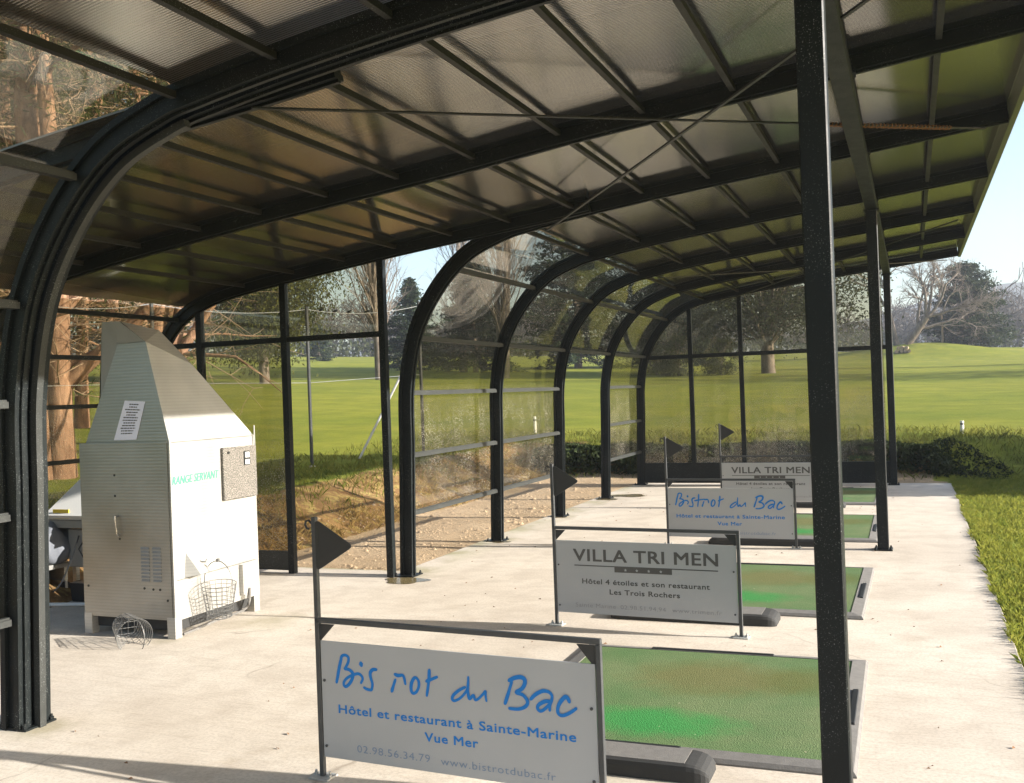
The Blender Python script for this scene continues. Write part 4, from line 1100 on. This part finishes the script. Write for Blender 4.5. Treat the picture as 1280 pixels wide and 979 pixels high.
def pine(x, y, H, seed, label, group, forks=1, lean=(0, 0), r0=.24, twigs=70, lowlimb=None):
    rs = np.random.RandomState(seed); r = tree_root('pine_tree', x, y, label, group); tb = Tubes(); tw = Tubes(); cd = Cards()
    for s in range(forks):
        d = np.array((lean[0]+(rs.normal(0, .10) if s else 0), lean[1]+(rs.normal(0, .10) if s else 0), 1.0))
        pts, _ = wander(rs, (rs.normal(0, .02)+.30*s, .1*s, 0), d, H*(1 if s == 0 else .85), 12, .035, .02)
        rad = r0*(1 if s == 0 else .72)*np.linspace(1, .25, 13); rad[0] *= 1.25; tb.add(pts, rad, 9)
        for i in range(twigs):
            t = rs.uniform(.10, .95); j = min(int(t*12), 11); f = t*12-j; q = pts[j]*(1-f)+pts[j+1]*f
            a = rs.uniform(0, 2*PI); d2 = np.array((math.cos(a), math.sin(a), rs.uniform(-.25, .5)))
            L = rs.uniform(.8, 2.9)*(1 if t < .7 else 1.2)
            big = rs.uniform() < .16
            bp, dd = wander(rs, q, d2, L, 4, .16, .02); tw_ = tb if big else tw
            tw_.add(bp, np.linspace(.055 if big else .020, .006, 5), 5 if big else 3)
            for k in range(5):
                qq = bp[rs.randint(1, 5)]; d3 = d2+rs.normal(0, .7, 3); b2, _ = wander(rs, qq, d3, rs.uniform(.3, 1.1), 2, .2); tw.add(b2, [.008, .006, .004], 3)
            if t > .42 or rs.uniform() < .22:
                n = 80; k = rs.randint(2, 5, n); P = bp[k]+rs.normal(0, 1, (n, 3))*np.array((.34, .34, .18)); cd.add(P, .17)
    if lowlimb:
        for (z0, d, L, rr) in lowlimb:
            bp, _ = wander(rs, (0, 0, z0), d, L, 8, .07, .02); tb.add(bp, np.linspace(rr, rr*.35, 9), 7)
            for k in range(34):
                qq = bp[rs.randint(2, 9)]; b2, _ = wander(rs, qq, rs.normal(0, 1, 3)+np.array((0, 0, .2)), rs.uniform(.4, 1.6), 3, .2); tw.add(b2, [.014, .010, .007, .004], 3)
    tb.build('trunk', MT['pine_bark'], r); tw.build('dead_twigs', MT['twig'], r)
    if cd.P: cd.build('crown', MT['pine_leaf'], r, rs, .16)

# ------------------------------------------------------------------ trees and plants of the place
PG = 'pine trees behind the alcove'
pine(-8.57, 8.15, 14, 11, 'forked orange-barked pine nearest behind the alcove wall', PG, 2, (.0, .02), .27, 80, [(1.2, (.75, .35, .75), 4.5, .14), (2.2, (.4, .6, 1.0), 5, .12)])
pine(-9.6, 9.2, 16, 12, 'straight pine just behind the forked pine', PG, 1, (.02, 0), .24, 80)
pine(-10.5, 5.5, 16, 13, 'pine with many dead twigs left of the forked pine', PG, 1, (-.02, .03), .25, 90)
pine(-10.2, 12.2, 15, 14, 'leaning pine right of the straight pine', PG, 2, (.16, .05), .22, 70, [(1.0, (.8, .3, .8), 5, .13)])
pine(-13.0, 8.0, 18, 15, 'tall pine in the second row behind the alcove', PG, 1, (.0, -.02), .27, 80)
pine(-14.5, 11.5, 18, 16, 'tall slender pine right end of the second row', PG, 1, (.03, 0), .22, 70)
pine(-11.5, 2.2, 17, 17, 'tall pine seen through the clear panel at far left', PG, 1, (0, 0), .26, 90)
pine(-12.5, 3.9, 18, 18, 'slim pine beside the far left pine', PG, 1, (.01, .02), .17, 70)
pine(-14.0, 0.2, 18, 19, 'farthest left pine with a pale trunk', PG, 1, (0, .02), .24, 80)
pine(-17.0, 6.0, 19, 20, 'thick pine deep in the third row', PG, 1, (0, 0), .30, 70)
pine(-18.0, 14.0, 17, 21, 'short crowned pine at the back near the field', PG, 2, (.05, 0), .24, 70)

SL = 'slender pines deeper in the wood'
for k, (a_, r_, hh, lab) in enumerate([(-51, 21, 17, 'slender pine at the left margin of the wood'), (-48.6, 25, 18, 'slender pine with a slight bend, second from the left margin'), (-46.8, 22.5, 17, 'slender pine rising behind the forked pine'),
        (-45.2, 29, 19, 'slender pine between the forked pine and the straight pine, far back'), (-43.6, 24, 17, 'slender pine just right of the straight pine'), (-42, 31, 19, 'slender pine left of the leaning pine, far back'),
        (-40.3, 27, 18, 'slender pine directly behind the leaning pine'), (-53.5, 27, 19, 'tallest slender pine, left of the margin')]):
    a_ = math.radians(a_); pine(4.4+r_*math.sin(a_), -3.9+r_*math.cos(a_), hh, 110+k, lab, SL, 1, (.03*math.sin(k*2.1), 0), .17, 120)
for k, (a_, r_, hh, ww, lab) in enumerate([(-56, 42, 19, 6.5, 'dense brown green evergreen closing the wood at far left'), (-49.5, 46, 20, 6.5, 'dense evergreen behind the slender pines'), (-43.5, 50, 20, 6.0, 'dense evergreen behind the leaning pine')]):
    a_ = math.radians(a_); broadleaf(4.4+r_*math.sin(a_), -3.9+r_*math.cos(a_), hh, ww, 130+k, lab, 'evergreens closing the wood', 'pine_leaf', .3, .22, .28, 150, 330)
broadleaf(-29.3, 43.0, 13.5, 3.3, 31, 'olive green cedar with hanging branches seen over the doorway wall', None, 'cedar_leaf', .30, .17, .20, 150, 420, 'cedar_tree', .6)
broadleaf(-40, 45, 14, 4.5, 32, 'darker cedar left of the doorway cedar', None, 'oak_leaf', .3, .15, .22, 120, 320, 'cedar_tree', .5)
conifer(-66, 106, 5.0, 2.2, 33, 'small dark conifer alone at the far edge of the field', None, card=.2)
poplar(-26, 50.2, 19, 41, 'tall bare poplar seen through the open doorway', 'bare poplars in the field', 3)
poplar(-19.1, 53.7, 19, 42, 'tall bare poplar behind the second curved panel', 'bare poplars in the field', 3)
poplar(-27.5, 66, 20, 43, 'paler distant bare poplar between the two nearer ones', 'bare poplars in the field', 2)
CG = 'dark conifers behind the poplars'
conifer(-26.5, 66, 9.5, 4.2, 51, 'bushy dark conifer left of the second poplar', CG, card=.26, dens=1.6)
conifer(-34, 70, 7.6, 3.4, 52, 'dark conifer behind the doorway post', CG, card=.26, dens=1.5)
conifer(-21.5, 76, 14.5, 6.0, 53, 'broad dark conifer beyond the third curved panel', CG, card=.34, dens=1.9, taper=.6)
conifer(-14, 80, 12, 5.0, 54, 'spreading dark conifer left of the end wall', CG, card=.34, dens=1.7, taper=.65)
broadleaf(-3.8, 59.3, 13, 6.0, 61, 'large dark evergreen with stout trunk behind the end wall', None, 'oak_leaf', .44, .22, .22, 150, 300)
broadleaf(-10.6, 64, 12.5, 4.6, 62, 'dense evergreen beyond the left pane of the end wall', None, 'conifer_leaf', .34, .18, .22, 115, 280)
for k, (x, y, h, w_, lab) in enumerate([(-8.6, 55.5, 2.3, 1.3, 'rounded shrub left of the shrub pair on the field'), (-6.2, 56.5, 2.2, 1.2, 'rounded shrub nearer the stout trunk'), (-10.4, 57.5, 1.9, 1.0, 'smallest shrub at the left of the shrub group')]):
    broadleaf(x, y, h, w_, 70+k, lab, 'shrubs in front of the evergreens', 'shrub_leaf', .06, .05, .11, 50, 130, 'shrub')

# right: bare spreading tree on a mound, and its neighbours
def spreading_tree(x, y, seed):
    rs = np.random.RandomState(seed); r = tree_root('bare_tree', x, y, 'bare spreading tree with leaning forked trunk on the mound', None); tb = Tubes(); tw = Tubes()
    p0, _ = wander(rs, (0, 0, 0), (.75, 0, .65), 3.2, 5, .05, .05); tb.add(p0, np.linspace(.42, .30, 6), 8)
    p1, _ = wander(rs, (-.8, 0, 0), (-.25, 0, 1), 3.5, 5, .06, .03); tb.add(p1, np.linspace(.30, .22, 6), 8)
    for (q, dirs) in ((p0[-1], [(1, .1, .35), (.35, .3, 1), (-.15, -.2, 1), (.75, -.2, .75)]), (p0[3], [(.9, .2, .10), (-.2, .1, 1)]), (p1[-1], [(.2, .1, 1), (-.6, 0, .8), (.6, -.1, .9)])):
        for d in dirs: bare_branching(rs, tb, tw, q, np.array(d, float), rs.uniform(3.6, 4.8), .17, 1, 5, .62, .025, [0, 6, 5, 4, 3], .62)
    tb.build('trunk', MT['grey_bark'], r); tw.build('crown', MT['bare_twig'], r)
spreading_tree(4.0, 99, 81)
def bushy_bare(x, y, H, seed, label):
    rs = np.random.RandomState(seed); r = tree_root('bare_tree', x, y, label, None); tb = Tubes(); tw = Tubes()
    pts, _ = wander(rs, (0, 0, 0), (0, 0, 1), H*.35, 4, .06); tb.add(pts, np.linspace(.25, .18, 5), 7)
    for k in range(6): bare_branching(rs, tb, tw, pts[-1-(k % 2)], np.array((rs.normal(0, .6), rs.normal(0, .6), .9)), H*.33, .11, 1, 4, .55, .03, [0, 5, 5, 4], .62)
    tb.build('trunk', MT['grey_bark'], r); tw.build('crown', MT['bare_twig'], r)
bushy_bare(-3.5, 96, 10, 82, 'bare tree behind the front post, left of the mound')
conifer(9.6, 104, 8.0, 4.4, 83, 'dark evergreen standing right of the bare spreading tree', None, card=.26, dens=2.4, taper=.5, base=.02, droop=-.1)
bushy_bare(22, 175, 10, 84, 'hazy bare tree at the right edge of the field')

# tall evergreens outside the frame whose long shadows cross the field
conifer(19, 52, 13, 4.6, 91, 'tall conifer beside the field, right of the shelter', 'conifers casting shadows over the field', dens=.9)
conifer(27, 57, 15, 5.0, 92, 'taller conifer beyond the first shadow casting conifer', 'conifers casting shadows over the field', dens=.9)
conifer(36, 50, 16, 5.0, 93, 'farthest right conifer beside the field', 'conifers casting shadows over the field', dens=.9)
conifer(26, 70, 12, 4.5, 94, 'conifer behind the others right of the field', 'conifers casting shadows over the field', dens=.9)

def hedge(x0, x1, y0, y1, h, seed):
    rs = np.random.RandomState(seed); r = tree_root('hedge', (x0+x1)/2, (y0+y1)/2, 'clipped green hedge on the lawn right of the slab end', None, 'hedge'); cd = Cards(); tb = Tubes()
    n = 15000
    P = np.stack([rs.uniform(x0-(x0+x1)/2, x1-(x0+x1)/2, n), rs.uniform(y0-(y0+y1)/2, y1-(y0+y1)/2, n), h*rs.uniform(0, 1, n)**.8*(1+.1*rs.normal(size=n))], 1)
    cd.add(P, .12); cd.build('foliage', MT['hedge_leaf'], r, rs, .55)
    for k in range(14):
        p, _ = wander(rs, (rs.uniform(-.3, .3), rs.uniform((y0-y1)/2, (y1-y0)/2), 0), (0, 0, 1), h*.8, 3, .15); tb.add(p, [.04, .03, .02, .01], 4)
    tb.build('stem', MT['grey_bark'], r)
hedge(8.4, 9.8, 11.7, 16.3, 2.1, 95)

# far woodland along the edge of the field: one mass nobody could count
def woodland():
    rs = np.random.RandomState(7); tw = Tubes(3)
    for i in range(520):
        a = math.radians(rs.uniform(-62, 22)); R = rs.uniform(172, 245); x, y = 4+R*math.sin(a), -4+R*math.cos(a); z = ground_z(x, y)-.3
        H = rs.uniform(5, 10.5)*(1+.25*math.sin(a*9)); q = np.array((x, y, z))
        p, _ = wander(rs, q, (0, 0, 1), H*.75, 3, .06); tw.add(p, np.linspace(.20, .07, 4), 3)
        for k in range(16):
            t = rs.uniform(.2, 1); b = p[0]*(1-t)+p[-1]*t; d = np.array((rs.normal(0, .6), rs.normal(0, .6), rs.uniform(.3, 1)))
            bp, _ = wander(rs, b, d, H*.36*rs.uniform(.6, 1.2), 2, .15); tw.add(bp, [.10, .08, .05], 3)
            for kk in range(4):
                d2 = d+rs.normal(0, .5, 3); b2, _ = wander(rs, bp[rs.randint(1, 3)], d2, H*.17, 1, .1); tw.add(b2, [.06, .05], 3)
    o = np_mesh('far_woodland', np.concatenate(tw.V), np.concatenate(tw.F), MT['wood_far'])
    tag(o, 'bare winter woodland along the far edge of the field', 'woodland', kind='stuff')
    cd = Cards()
    for i in range(150):
        a = math.radians(rs.uniform(-62, 22)); R = rs.uniform(165, 200); x, y = 4+R*math.sin(a), -4+R*math.cos(a); z = ground_z(x, y)
        s = rs.uniform(1.0, 2.6); cd.add(np.array((x, y, z+s*.7))+rs.normal(0, 1, (90, 3))*np.array((s*1.2, s, s*.55)), .8)
    o = cd.build('far_undergrowth', MT['oak_leaf'], None, rs, .6); tag(o, 'dark undergrowth at the foot of the far woodland', 'undergrowth', kind='stuff')
woodland()

# ------------------------------------------------------------------ grass
def blades(name, X, Y, hmin, hmax, w, mat, seed, label, lean=.45):
    rs = np.random.RandomState(seed); n = len(X); Z = height(X, Y)
    H = rs.uniform(hmin, hmax, n); a = rs.uniform(0, 2*PI, n); la = rs.uniform(0, 2*PI, n); L = H*np.abs(rs.normal(0, lean, n))
    bx, by = np.cos(a)*w/2, np.sin(a)*w/2
    V = np.stack([np.stack([X-bx, Y-by, Z-.01], 1), np.stack([X+bx, Y+by, Z-.01], 1),
                  np.stack([X+bx*.6+np.cos(la)*L*.4, Y+by*.6+np.sin(la)*L*.4, Z+H*.6], 1), np.stack([X+np.cos(la)*L, Y+np.sin(la)*L, Z+H], 1)], 1).reshape(-1, 3)
    F = np.arange(4*n).reshape(n, 4)
    o = np_mesh(name, V, F, mat); tag(o, label, 'grass', kind='stuff')
def scatter_grass():
    rs = np.random.RandomState(21)
    n = 130000
    X = 4.895+4.6*rs.uniform(0, 1, n)**1.6; Y = rs.uniform(.2, 14.0, n)
    k = vnoise(X*2.2, Y*2.2, 31)+.6*vnoise(X*6, Y*6, 32); keep = k > -.45+rs.normal(0, .2, n); keep &= (X > 4.92+.05*vnoise(X*0+Y*2.3, Y*6, 3))
    blades('lawn_grass', X[keep], Y[keep], .018, .062, .0055, MT['grass'], 22, 'short green lawn grass beside the slab', .6)
    n = 120000
    X = rs.uniform(-8, 13, n); Y = rs.uniform(4, 22, n); d = np.maximum(-2.0-X, Y-13.8)+.28*vnoise(X*1.3, Y*1.3, 3)
    keep = (d > np.where(Y-13.8 > -2-X, .05, 1.0)+.25*rs.normal(size=n)) & (d < 4.2) & (rs.uniform(size=n) < np.clip(1.5-d/3.2, .15, 1))
    keep &= vnoise(X*3, Y*3, 35) > -.5
    blades('bank_grass', X[keep], Y[keep], .03, .13, .010, MT['rough_grass'], 23, 'rough grass growing on the bank around the shelter', .6)
    n = 16000
    X = rs.uniform(-4.5, -1.9, n); Y = rs.uniform(4.6, 14, n); d = -2.0-X+.28*vnoise(X*1.3, Y*1.3, 3)
    keep = (d > .05) & (d < 1.4) & (vnoise(X*4, Y*4, 36) > .02)
    blades('dry_grass', X[keep], Y[keep], .03, .10, .005, MT['dry_grass'], 24, 'dry brown grass on the eroded earth bank', .9)
    # shaded brambles and overhanging turf along the bank behind the end of the slab
    n = 18000; X = -2.4+7.9*rs.uniform(0, 1, n)**.92; Y = 13.85+.85*rs.uniform(0, 1, n)**1.3; Y = Y+.12*vnoise(X*3, X*2, 41)
    top = .5-.10+.10*vnoise(X*2.5, X*1.3, 42); Z = np.maximum(height(X, Y), 0)+np.abs(rs.normal(0, .07, n))+.34*rs.uniform(0, 1, n)*np.clip((14.5-Y)/.5, 0, 1)
    Z = Z-.35*np.clip((X-4.4)/1.0, 0, 1)-.12*np.maximum(0, vnoise(X*1.6, Y*.5, 44))
    cd = Cards(); cd.add(np.stack([X, Y, np.minimum(Z, top+.16)], 1), .11)
    n = 5200; X2 = 4.7+5.5*rs.uniform(0, 1, n)**1.4; Y2 = rs.uniform(13.5, 14.9, n); ok = vnoise(X2*2.2, Y2*2.2, 45) > -.15  # sparse dark leaves added to deepen the shade on the grassy slope
    cd.add(np.stack([X2, Y2, height(X2, Y2)+np.abs(rs.normal(0, .022, n))], 1)[ok], .075)
    o = cd.build('brambles_and_shade_leaves', MT['bramble_shade'], None, rs, .45); tag(o, 'dark low brambles on the shaded bank at the slab end, with dark leaves added to deepen shade on the grass slope', 'brambles', kind='stuff')
    # stones and clods in the gravel and along the foot of the bank
    n = 2600; X = rs.uniform(-2.6, -.25, n); Y = rs.uniform(4.55, 14.2, n); Z = height(X, Y); s = rs.uniform(.006, .022, n)*(1+1.2*(rs.uniform(size=n) < .05))
    b = np.array([(1, 0, 0), (-.5, .87, 0), (-.5, -.87, 0), (0, 0, .8)]); V = (np.stack([X, Y, Z], 1)[:, None, :]+b[None]*s[:, None, None]*rs.uniform(.6, 1.3, (n, 4, 1))).reshape(-1, 3)
    f = np.array([(0, 1, 3), (1, 2, 3), (2, 0, 3)]); F = (f[None]+4*np.arange(n)[:, None, None]).reshape(-1, 3)
    o = np_mesh('gravel_stones', V, F, mat_simple('gravel_stone', (.42, .30, .18), .9, 0, .4, 20, .2)); tag(o, 'loose gravel and clods beside the slab', 'gravel', kind='stuff')
    # crumbs, seeds and leaf litter on the concrete
    n = 260; X = rs.uniform(-.1, 4.9, n); Y = rs.uniform(-.5, 13, n); s = rs.uniform(.005, .014, n); a = rs.uniform(0, 6.3, n)
    V = np.stack([np.stack([X+np.cos(a)*s, Y+np.sin(a)*s, 0*X+.003], 1), np.stack([X-np.sin(a)*s*.5, Y+np.cos(a)*s*.5, .006+s*.4], 1), np.stack([X-np.cos(a)*s*1.4, Y-np.sin(a)*s*1.4, 0*X+.003], 1), np.stack([X+np.sin(a)*s*.5, Y-np.cos(a)*s*.5, 0*X+.004], 1)], 1).reshape(-1, 3)
    o = np_mesh('leaf_litter', V, np.arange(4*n).reshape(n, 4), MT['leaf_litter']); tag(o, 'scattered dry crumbs and leaves on the concrete', 'litter', kind='stuff')
scatter_grass()

# ------------------------------------------------------------------ fence, markers, small things
def fence_post(x, y, h, label, stay=None):
    r = empty('fence_post', (x, y, ground_z(x, y)-.05)); tag(r, label, 'fence post', 'net fence posts behind the shelter')
    m = MB(); m.tube([(0, 0, 0), (0, 0, h)], .03, 10); m.lathe([(.03, h), (.032, h+.01), (.02, h+.03), (.004, h+.035)], (0, 0, 0), 10); m.build('pole', MT['galv'], r)
    if stay is not None:
        m = MB(); m.tube([(0, 0, h*.78), stay], .022, 8); m.build('stay', MT['zinc'], r)
    m = MB(); m.lathe([(.06, .03), (.06, .06), (.03, .08)], (0, 0, 0), 10); m.build('foot', MT['concrete'], r)
def build_fence():
    fence_post(-5.14, 10.6, 2.75, 'galvanised fence post standing in the doorway view')
    fence_post(-3.9, 12.35, 2.9, 'fence post with a bright diagonal stay beside the doorway', (-1.05, -.6, .02))
    fence_post(-6.6, 8.5, 2.85, 'fence post with diagonal stay left of the doorway', (.75, -.7, .02))
    fence_post(-7.6, 6.9, 2.85, 'fence post seen over the dispenser', (-.5, .65, .02))
    P = [(-7.6, 6.9, 3.25), (-6.6, 8.5, 3.25), (-5.14, 10.6, 3.2), (-3.9, 12.35, 3.3)]
    m = MB()
    for a, b in zip(P[:-1], P[1:]):
        pts = []
        for k in range(11):
            t = k/10; s = .10*4*t*(1-t); pts.append((a[0]+(b[0]-a[0])*t, a[1]+(b[1]-a[1])*t, a[2]+(b[2]-a[2])*t-s))
        m.tube(pts, .0055, 4)
    o = m.build('fence_wire', MT['zinc']); tag(o, 'slack wire strung between the fence posts', 'wire')
    m = MB()
    for a, b in zip(P[:-1], P[1:]): m.tube([(a[0], a[1], a[2]-1.25), (b[0], b[1], b[2]-1.25)], .004, 4)
    o = m.build('fence_wire', MT['zinc']); tag(o, 'lower taut wire between the fence posts', 'wire')
    # small birds sitting on the wire by the doorway
    a, b = Vector(P[2]), Vector(P[3])
    for k, t in enumerate((.12, .24, .36, .52)):
        s = .10*4*t*(1-t); c = a.lerp(b, t)-Vector((0, 0, s)); m = MB()
        m.tube([c+Vector((-.05, .0, .005)), c+Vector((-.02, 0, .022)), c+Vector((.02, 0, .035)), c+Vector((.045, 0, .05)), c+Vector((.06, 0, .05))], [.006, .022, .024, .015, .004], 7)
        o = m.build('small_bird', MT['black']); tag(o, 'small dark bird sitting on the slack fence wire', 'bird', 'birds on the fence wire')
    for x, y, h, mt, lab, cat in ((5.23, 16.6, .28, 'white', 'white marker post on the grass right of the shelter', 'marker post'), (-3.69, 17.6, .42, 'white', 'white marker post seen through the curved wall panels', 'marker post')):
        r = empty('marker_post', (x, y, ground_z(x, y)-.04)); tag(r, lab, cat, 'white marker posts on the field')
        m = MB(); m.tube([(0, 0, 0), (0, 0, h)], .035, 10); m.build('pole', MT[mt], r); m = MB(); m.lathe([(.036, h*.74), (.036, h*.86)], (0, 0, 0), 10); m.build('band', MT['galv'], r)
    x, y = 7.3, 101.5; r = empty('wooden_stake', (x, y, ground_z(x, y)-.1)); tag(r, 'pale wooden stake on the mound right of the bare tree', 'stake')
    m = MB(); m.tube([(0, 0, 0), (.03, 0, 1.2), (0, 0, 3.0)], [.10, .095, .09], 8); m.build('shaft', MT['wood'], r); m = MB(); m.lathe([(.09, 3.0), (.05, 3.1), (.01, 3.14)], (0, 0, 0), 8); m.build('tip', MT['wood'], r)
    # log pile at the foot of the bare tree
    x, y = 3.2, 95.5; rs = random.Random(5)
    for k in range(7):
        m = MB(); m.tube([(-.45, 0, 0), (0, .03, 0), (.45, 0, 0)], [.16, .17, .15], 9); o = m.build('log', MT['wood'])
        px, py = x+(k % 4)*.36+(.18 if k > 3 else 0), y+rs.uniform(-.1, .1); o.location = (px, py, ground_z(px, py)+.14+(.30 if k > 3 else 0)); o.rotation_euler = (0, 0, PI/2+rs.uniform(-.2, .2))
        tag(o, 'cut log piled at the foot of the bare tree', 'log', 'logs piled under the bare tree')
build_fence()

def haze():
    m = MB(); m.box(-190, 190, -25, 420, -2.0, 60)
    M = NM('haze'); pv = M.n('ShaderNodeVolumePrincipled'); pv.inputs['Density'].default_value = .00065; pv.inputs['Color'].default_value = (.82, .88, 1.0, 1)
    pv.inputs['Anisotropy'].default_value = .2
    M.l(pv.outputs[0], M.out.inputs['Volume'])
    o = m.build('haze', M.m); tag(o, 'thin pale haze over the field', 'haze', kind='stuff')
haze()
